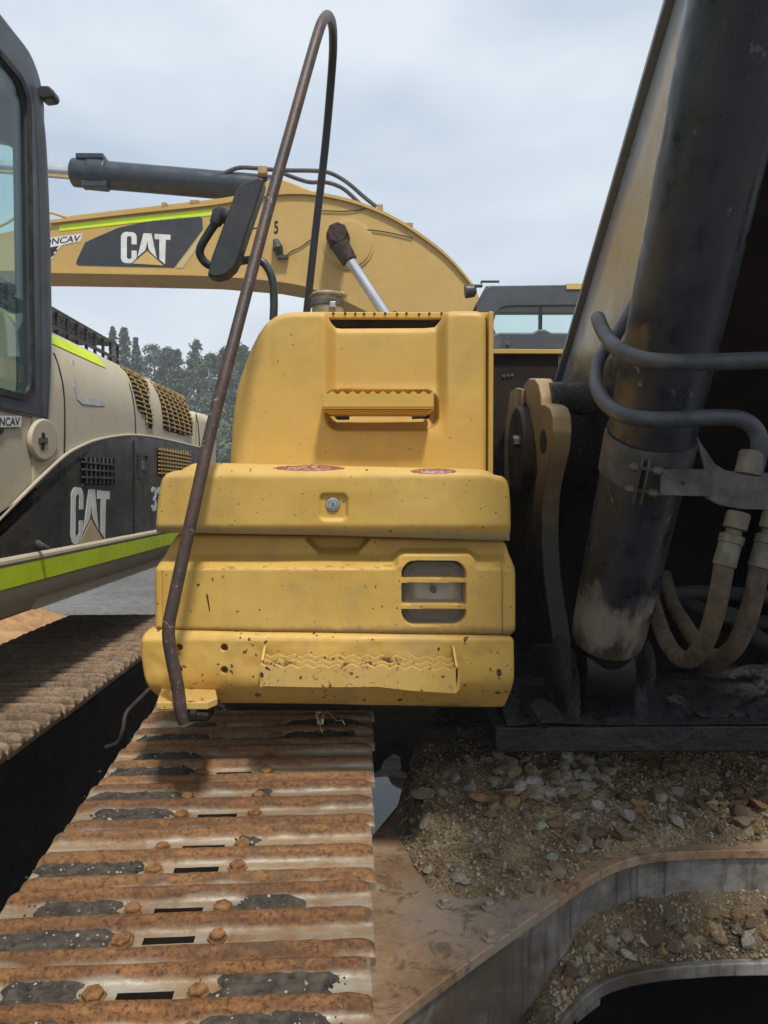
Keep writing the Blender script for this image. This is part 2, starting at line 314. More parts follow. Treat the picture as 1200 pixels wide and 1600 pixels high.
def soil_mat(name, k):
    s = NT(name); w = s.co('World'); n1 = s.noise(w, 9, 6, 0.7); n2 = s.noise(w, 75, 6, 0.75)
    v = s.voro(w, 130); vc = s.voro(w, 130, out=1)
    c = s.mix(s.ramp(n1, 0.32, 0.68), tuple(v_*k for v_ in (0.16, 0.115, 0.066)), tuple(v_*k for v_ in (0.44, 0.325, 0.19)))
    c = s.mix(s.math('MULTIPLY', s.math('LESS_THAN', v, 0.45), s.ramp(s.sep(vc)[0], 0.55, 1.0, 0.0, 0.6)), c, s.mix(s.sep(vc)[1], (0.33, 0.23, 0.11), (0.44, 0.38, 0.28)))
    c = s.mix(s.math('MULTIPLY', s.ramp(s.noise(w, 14, 5, 0.7, 0.5), 0.48, 0.66), 0.75), c, (0.095, 0.067, 0.04))
    s.set(c, 0.9, 0, 0.25); s.bump(s.math('ADD', n2, s.math('MULTIPLY', v, -1.2)), 0.9, 0.008)
soil_mat('soil', 1.0); soil_mat('soil_dark', 0.5)
s = NT('stone'); oi = s.n('ShaderNodeObjectInfo'); w = s.co('Object')
n1 = s.noise(w, 3.0, 5, 0.7)
s.set(s.mix(s.ramp(n1, 0.38, 0.72, 0.0, 0.65), oi.outputs['Color'], (0.20, 0.145, 0.085)), 0.85, 0, 0.3); s.bump(s.noise(w, 5, 6, 0.75), 0.7, 0.3)
s = NT('grit'); oi = s.co('World'); vc = s.voro(oi, 60, out=1)
s.set(s.mix(s.sep(vc)[0], s.mix(s.sep(vc)[1], (0.15, 0.10, 0.05), (0.32, 0.22, 0.11)), s.mix(s.sep(vc)[2], (0.22, 0.16, 0.09), (0.46, 0.41, 0.33))), 0.9, 0, 0.2)

s = NT('gravel_ground'); w = s.co('World'); n1 = s.noise(w, 0.35, 6, 0.65); n2 = s.noise(w, 7, 8, 0.8); v = s.voro(w, 16)
c = s.mix(s.ramp(n1, 0.35, 0.65), (0.13, 0.125, 0.12), (0.23, 0.225, 0.215)); c = s.mix(s.math('MULTIPLY', s.ramp(n2, 0.4, 0.65), 0.6), c, (0.065, 0.058, 0.05))
c = s.mix(s.math('MULTIPLY', s.ramp(v, 0.3, 0.12), 0.5), c, (0.34, 0.33, 0.31))
s.set(c, 0.9, 0, 0.3); s.bump(s.math('ADD', n2, s.math('MULTIPLY', v, -1)), 0.9, 0.05)
s = NT('hillside'); w = s.co('World'); n1 = s.noise(w, 0.6, 8, 0.75); n2 = s.noise(w, 4, 6, 0.8)
s.set(s.mix(s.ramp(n1, 0.38, 0.62), (0.035, 0.052, 0.022), (0.12, 0.10, 0.05)), 0.95, 0, 0.1); s.bump(n2, 1.0, 0.3)
s = NT('leaves'); gi = s.n('ShaderNodeNewGeometry'); rr = gi.outputs['Random Per Island']; w = s.co('World')
c = s.mix(rr, (0.055, 0.08, 0.045), (0.11, 0.14, 0.075)); c = s.mix(s.math('MULTIPLY', s.ramp(s.noise(w, 0.5, 3), 0.4, 0.65), 0.5), c, (0.09, 0.105, 0.06))
s.set(c, 0.7, 0, 0.3)
def thin_glass(name, col, gloss, rough=0.02, milk=None):
    s = NT(name); tr = s.n('ShaderNodeBsdfTransparent'); tr.inputs[0].default_value = (*col, 1); gl = s.n('ShaderNodeBsdfGlossy'); gl.inputs['Roughness'].default_value = rough
    fr = s.n('ShaderNodeLayerWeight'); fr.inputs[0].default_value = 0.5; fo = s.math('MULTIPLY', s.math('POWER', fr.outputs['Facing'], 4.0), 0.55); mx = s.n('ShaderNodeMixShader'); s.l(s.math('ADD', fo, gloss), mx.inputs[0]); s.l(tr.outputs[0], mx.inputs[1]); s.l(gl.outputs[0], mx.inputs[2]); 
    if milk:
        df = s.n('ShaderNodeBsdfDiffuse'); df.inputs[0].default_value = (*milk[1], 1); m2 = s.n('ShaderNodeMixShader'); m2.inputs[0].default_value = milk[0]; s.l(mx.outputs[0], m2.inputs[1]); s.l(df.outputs[0], m2.inputs[2]); mx = m2
    s.l(mx.outputs[0], s.out.inputs['Surface'])
thin_glass('glass_tint', (0.87, 0.955, 0.935), 0.03); thin_glass('glass_dark', (0.3, 0.38, 0.36), 0.02); thin_glass('lens_glass', (0.92, 0.91, 0.88), 0.05, 0.10, (0.06, (0.5, 0.49, 0.45)))
s = NT('reflector_white'); s.set(s.mix(s.noise(s.co('World'), 45, 5, 0.7), (0.82, 0.81, 0.78), (0.60, 0.55, 0.47)), 0.28, 0.85, 0.6)
s = NT('water'); s.set((0.01, 0.011, 0.012), 0.02, 0, 0.9); s.b.inputs['IOR'].default_value = 1.33
s.bump(s.noise(s.co('World'), 8, 2), 0.02, 0.01)

# ------------------------------------------------------------------ mesh helpers
def tag(o, label=None, cat=None, group=None, kind=None):
    if label: o['label'] = label
    if cat: o['category'] = cat
    if group: o['group'] = group
    if kind: o['kind'] = kind
    return o
def empty(name, loc):
    o = bpy.data.objects.new(name, None); COL.objects.link(o); o.location = loc; o.empty_display_size = 0.2; return o
def adopt(o, parent):
    o.parent = parent
    if parent is not None and parent.type == 'EMPTY': o.matrix_parent_inverse = Matrix.Translation(-Vector(parent.location))
def mesh_from(v, f, name, smooth=True, angle=35, recalc=True):
    me = bpy.data.meshes.new(name); me.from_pydata([tuple(p) for p in v], [], f)
    if recalc:
        bm = bmesh.new(); bm.from_mesh(me); bmesh.ops.recalc_face_normals(bm, faces=bm.faces); bm.to_mesh(me); bm.free()
    if smooth:
        me.polygons.foreach_set('use_smooth', [True]*len(me.polygons)); me.set_sharp_from_angle(angle=R(angle))
    me.update(); return me
def link(name, me, mat, parent=None):
    o = bpy.data.objects.new(name, me); COL.objects.link(o)
    if not me.materials: me.materials.append(MATS[mat])
    if parent is not None: adopt(o, parent)
    return o
def smooth_path(pts, sub=6):
    pts = [Vector(p) for p in pts]; out = []
    for i in range(len(pts)-1):
        p0 = pts[max(0, i-1)]; p1 = pts[i]; p2 = pts[i+1]; p3 = pts[min(len(pts)-1, i+2)]
        for k in range(sub):
            t = k/sub; t2 = t*t; t3 = t2*t
            out.append(0.5*((2*p1)+(p2-p0)*t+(2*p0-5*p1+4*p2-p3)*t2+(3*p1-p0-3*p2+p3)*t3))
    out.append(pts[-1]); return out
class MB:
    def __init__(s): s.v = []; s.f = []
    def add(s, v, f):
        b = len(s.v); s.v += [Vector(p) for p in v]; s.f += [tuple(i+b for i in q) for q in f]; return s
    def box(s, c, size, rot=None):
        c = Vector(c); h = Vector(size)/2; vs_ = []
        for dz in (-1, 1):
            for dy in (-1, 1):
                for dx in (-1, 1):
                    p = Vector((dx*h.x, dy*h.y, dz*h.z)); vs_.append(c+(rot @ p if rot else p))
        return s.add(vs_, [(0, 2, 3, 1), (4, 5, 7, 6), (0, 1, 5, 4), (2, 6, 7, 3), (0, 4, 6, 2), (1, 3, 7, 5)])
    def span(s, a, b):
        a = Vector(a); b = Vector(b); return s.box((a+b)/2, [abs(x) for x in (b-a)])
    def prism(s, pts, ext):
        pts = [Vector(p) for p in pts]; ext = Vector(ext); n = len(pts)
        f = [tuple(range(n)), tuple(range(2*n-1, n-1, -1))]+[(i, i+n, (i+1) % n+n, (i+1) % n) for i in range(n)]
        return s.add(pts+[p+ext for p in pts], f)
    def ring(s, outer, inner, ext):
        n = len(outer); ext = Vector(ext); V = [Vector(p) for p in outer]+[Vector(p) for p in inner]; V += [p+ext for p in V]; f = []
        for i in range(n):
            j = (i+1) % n
            f += [(i, j, n+j, n+i), (2*n+i, 3*n+i, 3*n+j, 2*n+j), (i, 2*n+i, 2*n+j, j), (n+i, n+j, 3*n+j, 3*n+i)]
        return s.add(V, f)
    def tube(s, pts, r, seg=14, caps=True, flat=1.0):
        pts = [Vector(p) for p in pts]; n = len(pts); V = []; f = []
        t0 = (pts[1]-pts[0]).normalized(); up = Vector((0, 0, 1)) if abs(t0.z) < 0.9 else Vector((1, 0, 0)); nrm = (up-t0*up.dot(t0)).normalized()
        for i, p in enumerate(pts):
            t = (pts[min(n-1, i+1)]-pts[max(0, i-1)]).normalized(); nrm = (nrm-t*nrm.dot(t)).normalized(); b = t.cross(nrm)
            rr = r[i] if isinstance(r, (list, tuple)) else r
            for k in range(seg):
                a = 2*math.pi*k/seg; V.append(p+nrm*(math.cos(a)*rr)+b*(math.sin(a)*rr*flat))
        for i in range(n-1):
            for k in range(seg): f.append((i*seg+k, i*seg+(k+1) % seg, (i+1)*seg+(k+1) % seg, (i+1)*seg+k))
        if caps: f += [tuple(range(seg))[::-1], tuple(range((n-1)*seg, n*seg))]
        return s.add(V, f)
    def lathe(s, o, d, prof, seg=28):
        o = Vector(o); d = Vector(d).normalized(); up = Vector((0, 0, 1)) if abs(d.z) < 0.9 else Vector((1, 0, 0))
        a = (up-d*up.dot(d)).normalized(); b = d.cross(a); V = []; f = []
        for r, h in prof:
            for k in range(seg):
                t = 2*math.pi*k/seg; V.append(o+d*h+(a*math.cos(t)+b*math.sin(t))*r)
        for i in range(len(prof)-1):
            for k in range(seg): f.append((i*seg+k, i*seg+(k+1) % seg, (i+1)*seg+(k+1) % seg, (i+1)*seg+k))
        f += [tuple(range(seg))[::-1], tuple(range((len(prof)-1)*seg, len(prof)*seg))]
        return s.add(V, f)
    def build(s, name, mat, parent=None, bevel=0, seg=2, angle=35, smooth=True):
        o = link(name, mesh_from(s.v, s.f, name, smooth, angle), mat, parent)
        if bevel:
            m = o.modifiers.new('bevel', 'BEVEL'); m.width = bevel; m.segments = seg; m.limit_method = 'ANGLE'; m.angle_limit = R(30); m.harden_normals = True
        return o
def rrect(cx, cy, w, h, r, n=5):
    pts = []
    rs = r if isinstance(r, (list, tuple)) else [r]*4
    for q, (sx, sy) in enumerate(((1, 1), (-1, 1), (-1, -1), (1, -1))):
        rr = rs[q]
        for k in range(n+1):
            a = math.pi/2*(q+k/n); pts.append((cx+sx*(w/2-rr)+rr*math.cos(a), cy+sy*(h/2-rr)+rr*math.sin(a)))
    return pts

# ------------------------------------------------------------------ ground, hill, sky side
def hill_z(x, y):
    h = 5.2*sstep(24, 48, y)+0.7*(noise.noise(Vector((x*0.06, y*0.06, 3)))) * sstep(14, 30, y)
    return h
V = []; Fc = []
xs = list(np.unique(np.concatenate([np.linspace(-900, -60, 10), np.linspace(-60, 60, 61), np.linspace(60, 900, 10)])))
ys = list(np.unique(np.concatenate([np.linspace(-400, -6, 8), np.linspace(-6, 12, 30), np.linspace(12, 60, 40), np.linspace(60, 1500, 10)])))
for y in ys:
    for x in xs: V.append((x, y, hill_z(x, y)+0.03*noise.noise(Vector((x*0.7, y*0.7, 0)))*(1 if y > 7 else 0)))
nx = len(xs)
for j in range(len(ys)-1):
    for i in range(nx-1): Fc.append((j*nx+i, j*nx+i+1, (j+1)*nx+i+1, (j+1)*nx+i))
g = link('ground', mesh_from(V, Fc, 'ground', angle=80), 'gravel_ground'); tag(g, kind='structure')
g.data.materials.append(MATS['hillside'])
for p in g.data.polygons:
    if p.center.y > 27: p.material_index = 1
# wet black mud under and between the machines
V = []; Fc = []; N = 40
for j in range(N+1):
    for i in range(N+1):
        x = lerp(-1.7, 2.6, i/N); y = lerp(0.4, 6.4, j/N); e = min(i, N-i, j, N-j)/4
        V.append((x, y, 0.004+min(1, e)*(0.02+0.022*noise.noise(Vector((x*2.3, y*2.3, 5)))) - (0.035*math.exp(-((x-0.08)/0.22)**2-((y-3.9)/0.7)**2) if e >= 1 else 0)))
for j in range(N):
    for i in range(N): Fc.append((j*(N+1)+i, j*(N+1)+i+1, (j+1)*(N+1)+i+1, (j+1)*(N+1)+i))
tag(link('mud_ground', mesh_from(V, Fc, 'mud_ground', angle=80), 'mud_wet'), kind='structure')

# ================================================================== MAIN EXCAVATOR (nearest, worn yellow)
EX = empty('excavator', (0.6, 2.6, 0))
tag(EX, 'nearest worn yellow excavator with toolbox, bent rusty handrail and black boom cylinder', 'excavator', 'excavators parked in the yard')

# ---- box tiers as pressed sheet panels: columns by x, each from top(x) to bottom(x), with a depth field
def dist_poly(pts, poly):
    d = np.full(len(pts), 1e9)
    for i in range(len(poly)-1):
        a = np.array(poly[i], float); b = np.array(poly[i+1], float); ab = b-a
        t = np.clip(((pts-a)@ab)/max(1e-9, ab@ab), 0, 1); d = np.minimum(d, np.hypot(*(pts-(a+t[:, None]*ab)).T))
    return d
def panel(name, mat, cols, top, bot, Yf, Yb, r, depth=None, step=2.0, parent=EX, redge=True, rmul=(1, 1)):
    cx = np.array(cols); tops = np.array([interp(top, x) for x in cx]); bots = np.array([interp(bot, x) for x in cx])
    H = (bots-tops).max(); nr = int(H/step)
    ed = np.array([0, .4, .9, 1.6, 2.5, 3.6, 5, 7, 9.5])/H
    mid = np.linspace(ed[-1], 1-ed[-1], max(8, nr-14))
    tt = np.concatenate([ed[:-1], mid, (1-ed[:-1])[::-1]])
    nc = len(cx); n_r = len(tt)
    PXs = np.repeat(cx[None, :], n_r, 0); PYs = tops[None, :]+(bots-tops)[None, :]*tt[:, None]
    pts = np.stack([PXs.ravel(), PYs.ravel()], 1)
    outline = [(x, t) for x, t in zip(cx, tops)]+[(x, b) for x, b in zip(cx[::-1], bots[::-1])]; outline.append(outline[0])
    d = dist_poly(pts, outline)*(Yf/F)
    q = np.clip(d/r, 0, 1); dep = r*(1-np.sqrt(np.clip(1-(1-q)**2, 0, 1)))
    V = []
    for k, (x, y) in enumerate(pts):
        p = P(x, y, Yf); p.y += dep[k]+(depth(x, y) if depth else 0); V.append(p)
    Fc = []
    for j in range(n_r-1):
        for i in range(nc-1): Fc.append((j*nc+i, j*nc+i+1, (j+1)*nc+i+1, (j+1)*nc+i))
    loop = [i for i in range(nc)]+[j*nc+nc-1 for j in range(1, n_r)]+[(n_r-1)*nc+i for i in range(nc-2, -1, -1)]+[j*nc for j in range(n_r-2, 0, -1)]
    b0 = len(V)
    for k in loop: V.append(Vector((V[k].x, Yb, V[k].z)))
    m = len(loop)
    for k in range(m): Fc.append((loop[k], b0+k, b0+(k+1) % m, loop[(k+1) % m]))
    me = mesh_from(V, Fc, name, True, 60)
    return link(name, me, mat, parent)
def colset(a, b, step, dense=(), edge=(0, .5, 1, 1.8, 2.8, 4, 5.5, 7.5, 10, 13)):
    s_ = set(np.arange(a+13, b-13, step))
    for e in edge: s_.add(a+e); s_.add(b-e)
    for (p, q, st) in dense: s_ |= set(np.arange(p, q, st))
    out = sorted(s_); res = [out[0]]
    for x in out[1:]:
        if x-res[-1] > 0.35: res.append(x)
    return res
def in_rr(x, y, x0, y0, x1, y1, r):     # signed distance to a rounded rectangle, negative inside
    dx = abs(x-(x0+x1)/2)-(x1-x0)/2+r; dy = abs(y-(y0+y1)/2)-(y1-y0)/2+r
    return math.hypot(max(dx, 0), max(dy, 0))+min(max(dx, dy), 0)-r

# tower (tank cover)
def tower_depth(x, y):
    ch = sstep(506, 526, x)*(1-sstep(682, 702, x))
    d = 0.042*ch*(1-sstep(590, 690, y))
    sd = in_rr(x, y, 508, 606, 686, 672, 22)
    d += 0.055*(1-sstep(-5, 1.5, sd))
    d += 0.0035*noise.noise(Vector((x*0.008, y*0.010, 33)))+0.0004*noise.noise(Vector((x*0.05, y*0.05, 31)))
    return d
t_top = [(357, 741), (358.2, 720), (359.2, 700), (361, 670), (364, 640), (368, 612), (374, 590), (382, 566), (391, 543), (402, 521), (414, 504), (428, 493), (443, 487), (460, 485), (503, 484.5), (510, 488), (516, 499), (523, 504.5), (532, 505.5), (668, 504.5), (682, 503), (690, 495), (697, 486), (706, 483.5), (745, 483.5), (754, 486), (759, 492), (761, 500)]
panel('tank_cover', 'yellow_paint', colset(357, 761, 2.2, [(357.8, 400, 1.3), (500, 530, 1.3), (680, 704, 1.3)], (0, .5, 1, 1.5, 2, 2.6, 3.3, 4, 5, 6, 7.5, 10, 13)), t_top, [(357, 745), (761, 745)], 1.80, 2.06, 0.019, tower_depth, 1.9)
# tank behind the cover, dark gap and right hand post
mb = MB(); a = P(412, 545, 1.92); b = P(752, 1000, 1.92); mb.span((a.x, 1.90, b.z), (b.x, 2.75, a.z)); mb.build('fuel_tank', 'yellow_paint', EX, 0.03, 3)
mb = MB(); a = P(763, 487, 1.86); b = P(770, 745, 1.86); mb.span((a.x, 1.855, b.z), (b.x, 2.6, a.z)); mb.build('side_panel', 'yellow_paint', EX, 0.003)
mb = MB(); a = P(752, 500, 1.9); b = P(764, 745, 1.9); mb.span((a.x, 1.885, b.z), (b.x-0.003, 2.5, a.z)); mb.build('gap_shade_block', 'shade_brown', EX)
mb = MB(); a = P(500, 487, 1.93); b = P(768, 497.5, 1.93); mb.span((a.x, 1.93, b.z), (b.x+0.006, 2.62, a.z)); walk = mb.build('walkway_plate', 'yellow_paint', EX, 0.003)
for i in range(11):
    px = 522+i*16.5+random.uniform(-3, 3); p = P(px, 490+random.uniform(-0.5, 1), 1.929)
    mb = MB(); mb.lathe(p, (0, -1, 0), [(0.0032, -0.002), (0.0032, 0.002), (0.0015, 0.003)], 8); mb.build('bolt', 'rust_boss', walk)
mb = MB(); a = P(515, 496, 1.96); b = P(690, 512, 1.96); mb.span((a.x, 1.95, b.z), (b.x, 2.6, a.z-0.004)); mb.build('gap_shade_block', 'shade_brown', EX)
# fuel filler neck and cap
c0 = P(512, 487, 2.08); pz = lambda py: P(512, py, 2.08).z-c0.z
mb = MB(); mb.lathe(c0-Vector((0, 0, 0.05)), (0, 0, 1), [(0.044, 0), (0.044, 0.05+pz(466)), (0.049, 0.05+pz(465.5)), (0.050, 0.05+pz(463)), (0.043, 0.05+pz(459.5)), (0.0, 0.05+pz(459))], 30)
cap = mb.build('fuel_cap', 'cap_metal', EX)
mb = MB(); mb.lathe(c0, (0, 0, 1), [(0.0455, pz(481)), (0.047, pz(480)), (0.047, pz(472)), (0.0455, pz(471))], 30); mb.build('clamp_band', 'dusty_steel', cap)
mb = MB(); mb.box(P(520, 476, 2.03), (0.018, 0.014, 0.016)); mb.build('latch', 'lock_steel', cap, 0.003)
mb = MB(); mb.tube(smooth_path([P(531, 462, 2.05), P(533, 457, 2.05), P(538, 460, 2.05), P(541, 462, 2.06)], 4), 0.004, 8); mb.build('hasp', 'cap_metal', cap)
# serrated step let into the tower: lip, tread with returns, end plates
def serrated(pxa, pxb, py_top, py_bot, Y, n, amp, dy=0.0):
    top = []
    for i in range(2*n+1):
        t = i/(2*n); top.append(P(lerp(pxa, pxb, t), py_top+dy*t+(amp if i % 2 else 0), Y))
    return top+[P(pxb, py_bot+dy, Y), P(pxa, py_bot, Y)]
YS = 1.735
mb = MB(); mb.prism(serrated(503, 678, 611, 636, YS, 11, 5.5), (0, 0.005, 0)); st = mb.build('step', 'yellow_paint', EX, 0.0012, 1)
mb = MB()
for k, (py, dy_) in enumerate(((636.5, 0.0), (638.8, 0.03), (640.6, 0.06))):
    a = P(503+k*3, py, YS); b = P(678-k*3, py+2.2, YS); mb.span((a.x, YS+0.001+dy_*0.35, b.z), (b.x, 1.855, a.z))
mb.build('tread', 'yellow_paint', st, 0.001, 1)
for px in (504, 675):
    mb = MB(); a = P(px, 612, YS); b = P(px+3, 640, YS); mb.span((a.x, YS+0.005, b.z), (b.x, 1.85, a.z)); mb.build('end_plate', 'yellow_paint', st)

for (a_, b_) in ((520, 546), (644, 671)):
    mb = MB(); mb.prism([P(x, y, 1.868) for x, y in rrect((a_+b_)/2, 650, (b_-a_), 19, 3, 3)], (0, 0.004, 0)); mb.build('slot_window', 'shade_brown', st)
# lid
l_top = [(240.5, 832), (242, 805), (244, 785), (247, 764), (251, 749), (257, 740), (266, 736), (279, 734.5), (287, 729), (296, 724), (310, 722), (752, 732.5), (765, 736), (774, 741.5), (786, 744), (793, 750), (797, 762), (799, 785), (800, 830)]
def lid_depth(x, y):
    d = 0.014*sstep(818, 842, y)+0.016*(1-sstep(722, 748, y))
    sd = in_rr(x, y, 499, 772, 543, 813, 9)
    d += 0.0075*(1-sstep(-4, 2.5, sd))
    d += 0.0035*noise.noise(Vector((x*0.009, y*0.013, 3)))+0.0005*noise.noise(Vector((x*0.05, y*0.05, 1)))
    return d
lid = panel('toolbox_lid', 'yellow_lid', colset(240.5, 800, 2.6, [(241, 300, 1.6), (492, 550, 1.2)], (0, .4, .8, 1.3, 2, 2.8, 3.8, 5, 6.5, 8.5, 11, 13)), l_top, [(240.5, 833), (520, 838), (800, 846.5)], 1.58, 1.83, 0.013, lid_depth, 2.0)
lc = P(520.5, 788, 1.592)
mb = MB(); mb.lathe(lc, (0, -1, 0), [(0.0165, -0.01), (0.0165, 0.004), (0.0145, 0.007), (0.011, 0.0075), (0.0105, 0.0055), (0.0095, 0.0055), (0.009, 0.0085), (0.0, 0.0088)], 26); lk = mb.build('lock', 'lock_steel', lid)
mb = MB(); mb.box(lc+Vector((0, -0.0086, 0)), (0.0022, 0.002, 0.009)); mb.build('keyhole', 'ink', lk)

# middle tier with lamp opening
m_top = [(240.5, 905), (241.5, 890), (244, 880), (250, 866), (257, 852), (264, 842), (270, 836), (400, 838), (790, 846), (797, 853), (803, 872), (806, 892), (806.5, 905)]
def mid_depth(x, y):
    lampf = 1-sstep(-3, 8, in_rr(x, y, 620, 866, 742, 990, 14))
    d = 0.045*(1-sstep(866, 892, y))*(1-0.92*lampf)
    # hand pocket
    hw = lerp(48, 30, sstep(842, 868, y)); d += 0.045*(1-sstep(-3, 6, abs(x-526)-hw))*(1-sstep(858, 871, y))*0.8
    # seam lines
    d += 0.004*math.exp(-((x-252.5)/1.1)**2)*sstep(888, 900, y)+0.004*math.exp(-((x-785)/1.0)**2)*sstep(860, 890, y)
    sd = in_rr(x, y, 628, 877, 728, 977.5, 21)
    hole = 1-sstep(-4, 1, sd)
    bar = max(1-sstep(3.4, 6.2, abs(y-907.5)), 1-sstep(3.4, 6.2, abs(y-948.5)))
    if hole > 0: d += 0.13*hole*(1-bar)+0.004*bar*hole
    d += 0.003*noise.noise(Vector((x*0.009, y*0.013, 13)))+0.0005*noise.noise(Vector((x*0.05, y*0.05, 11)))
    return d
mid = panel('lamp_housing', 'yellow_housing', colset(240.5, 806.5, 2.6, [(241, 270, 1.5), (470, 580, 1.8), (618, 740, 1.1), (780, 790, .7)]), m_top, [(240.5, 984), (400, 988.5), (786, 993.5), (800, 993), (806.5, 985)], 1.60, 1.84, 0.010, mid_depth, 1.15)
# lamp: reflector bowl, lens, bulb
lpc = P(678, 927, 1.65)
mb = MB(); outer = [P(x, y, 1.640) for x, y in rrect(678, 927, 104, 104, 27, 6)]; inner = [P(x, y, 1.640) for x, y in rrect(678, 927, 86, 84, 24, 6)]
mb.ring(outer, inner, (0, 0.006, 0)); lamp = mb.build('headlamp', 'dusty_steel', EX, 0.002, 1)
V = []; Fc = []; nS = 28
for k in range(9):
    t = k/8; ww = 88*(1-t)**0.6+6; V += [P(x, y, 1.645+0.028*math.sin(t*math.pi/2)) for x, y in rrect(678, 927, ww, ww, ww*0.3, 6)]
for k in range(8):
    for i in range(nS): Fc.append((k*nS+i, k*nS+(i+1) % nS, (k+1)*nS+(i+1) % nS, (k+1)*nS+i))
Fc.append(tuple(range(8*nS, 9*nS)))
link('reflector', mesh_from(V, Fc, 'reflector', angle=50), 'reflector_white', lamp)
mb = MB(); mb.tube([lpc+Vector((0, 0.022, 0.006)), lpc+Vector((0, 0.006, 0.006)), lpc+Vector((0, -0.006, 0.009))], [0.008, 0.007, 0.004], 10); mb.build('bulb', 'bolt_rust', lamp)
mb = MB(); mb.prism([P(x, y, 1.622) for x, y in rrect(678, 927, 98, 98, 26, 6)], (0, 0.003, 0)); mb.build('lens', 'lens_glass', lamp)

# bottom tier (bumper box)
b_top = [(219.5, 1003), (220.5, 997), (223, 991), (228, 986), (240, 983.5), (262, 986), (400, 990), (796, 996), (802, 998), (804, 1003)]
b_bot = [(219.5, 1030), (222, 1048), (226, 1066), (233, 1084), (242, 1097), (254, 1106), (270, 1109), (500, 1114), (770, 1120), (790, 1120), (797, 1117), (801, 1090), (804, 1060)]
def low_depth(x, y):
    d = 0.075*sstep(1052, 1135, y)**1.4+0.012*(1-sstep(984, 1003, y))
    for hx, hy in ((350.5, 1012), (350.5, 1047), (279, 1012), (279, 1046)):
        q = math.hypot(x-hx, y-hy)
        if q < 7: d += 0.03*(1-sstep(4.6, 5.8, q))
    d += 0.005*noise.noise(Vector((x*0.012, y*0.02, 23)))+0.0011*noise.noise(Vector((x*0.06, y*0.06, 21)))
    return d
low = panel('bumper_box', 'yellow_scraped', colset(219.5, 804, 2.4, [(220, 262, 1.6), (270, 290, 1.1), (342, 360, 1.1)], (0, .5, 1, 1.8, 2.8, 4, 5.5, 7.5, 10, 13)), b_top, b_bot, 1.585, 1.90, 0.008, low_depth, 1.3)
# its step tray: bent front lip, two serrated tread bars, gussets
YT = 1.540
tp = []
nT = 13
for i in range(2*nT+1):
    t = i/(2*nT); tp.append((lerp(407, 716, t), 1036+5*t+(5.5 if i % 2 else 0)+1.5*math.sin(9*t)))
bt = [(719, 1066), (718, 1078), (712, 1084.5), (640, 1080), (590, 1074), (500, 1075), (412, 1073), (408, 1068)]
mb = MB(); mb.prism([P(x, y, YT) for x, y in tp]+[P(x, y, YT) for x, y in bt], (0, 0.006, 0)); tray = mb.build('step', 'yellow_worn', low, 0.0015, 1)
for (Y0, y0, dyy) in ((1.556, 1029, 5), (1.570, 1021, 4)):
    mb = MB(); mb.prism(serrated(412, 712, y0, y0+24, Y0, 13, 5, dyy), (0, 0.005, 0)); mb.build('tread_bar', 'yellow_worn', low, 0.001, 1)
mb = MB(); a = P(408, 1057, YT); b = P(716, 1064, YT); mb.span((a.x, YT+0.004, b.z), (b.x, 1.60, a.z)); mb.build('tread', 'yellow_worn', low, 0.001, 1)
for (px, q) in ((406, 1), (716, -1)):
    mb = MB(); mb.prism([P(px, 1040, YT), P(px, 1074, YT), P(px, 1074, 1.60), P(px+8*q, 1006, 1.60), P(px+5*q, 1012, 1.575)], (0.006*q, 0, 0)); mb.build('gusset', 'yellow_worn', low, 0.001, 1)
# foot plate of the handrail with bolt-on bracket
mb = MB(); mb.prism([P(246, 1082, 1.50)+Vector((0, 0, -0.012)), P(244, 1097, 1.47), P(324, 1097, 1.47), P(340, 1084, 1.50)+Vector((0, 0, -0.008)), P(337, 1077, 1.60), P(252, 1075, 1.60)], (0, 0, -0.016))
plate = mb.build('foot_plate', 'yellow_worn', low, 0.003, 2)
mb = MB(); mb.box(P(310, 1113, 1.52), (0.055, 0.06, 0.022)); mb.build('bracket', 'grimy_black', low, 0.004)
mb = MB(); mb.lathe(P(294, 1117, 1.47), (1, 0, -0.1), [(0.012, 0.004), (0.012, 0.016), (0.008, 0.018), (0.008, 0.04)], 6); mb.build('bolt', 'grimy_black', low)
# scratches through the paint
for par_, pts_, Ys in ((mid, [(322, 928), (324.5, 929), (328.5, 955), (327, 955.5)], 1.5975),):
    mb = MB(); mb.prism([P(x, y, Ys) for x, y in pts_], (0, 0.006, 0)); mb.build('scratch', 'rust_boss', par_, smooth=False)
# bent handrail
rail = [(288, 1128, 1.475), (283, 1112, 1.47), (277, 1070, 1.468), (269, 1030, 1.468), (264, 1000, 1.468), (264, 975, 1.47), (270, 945, 1.472), (286, 870, 1.485), (306, 780, 1.50), (328, 680, 1.53), (353, 580, 1.56), (387, 450, 1.62), (421, 320, 1.68), (452, 210, 1.73), (480, 110, 1.78), (496, 55, 1.82), (504, 33, 1.86), (512, 24.5, 1.97), (518.5, 36, 2.12), (520.5, 62, 2.24), (518.5, 110, 2.34), (508, 230, 2.44), (492, 370, 2.50), (478, 500, 2.55)]
mb = MB(); mb.tube(smooth_path([P(*p) for p in rail], 6), 0.0128, 16); mb.build('handrail', 'rail_rust', EX)

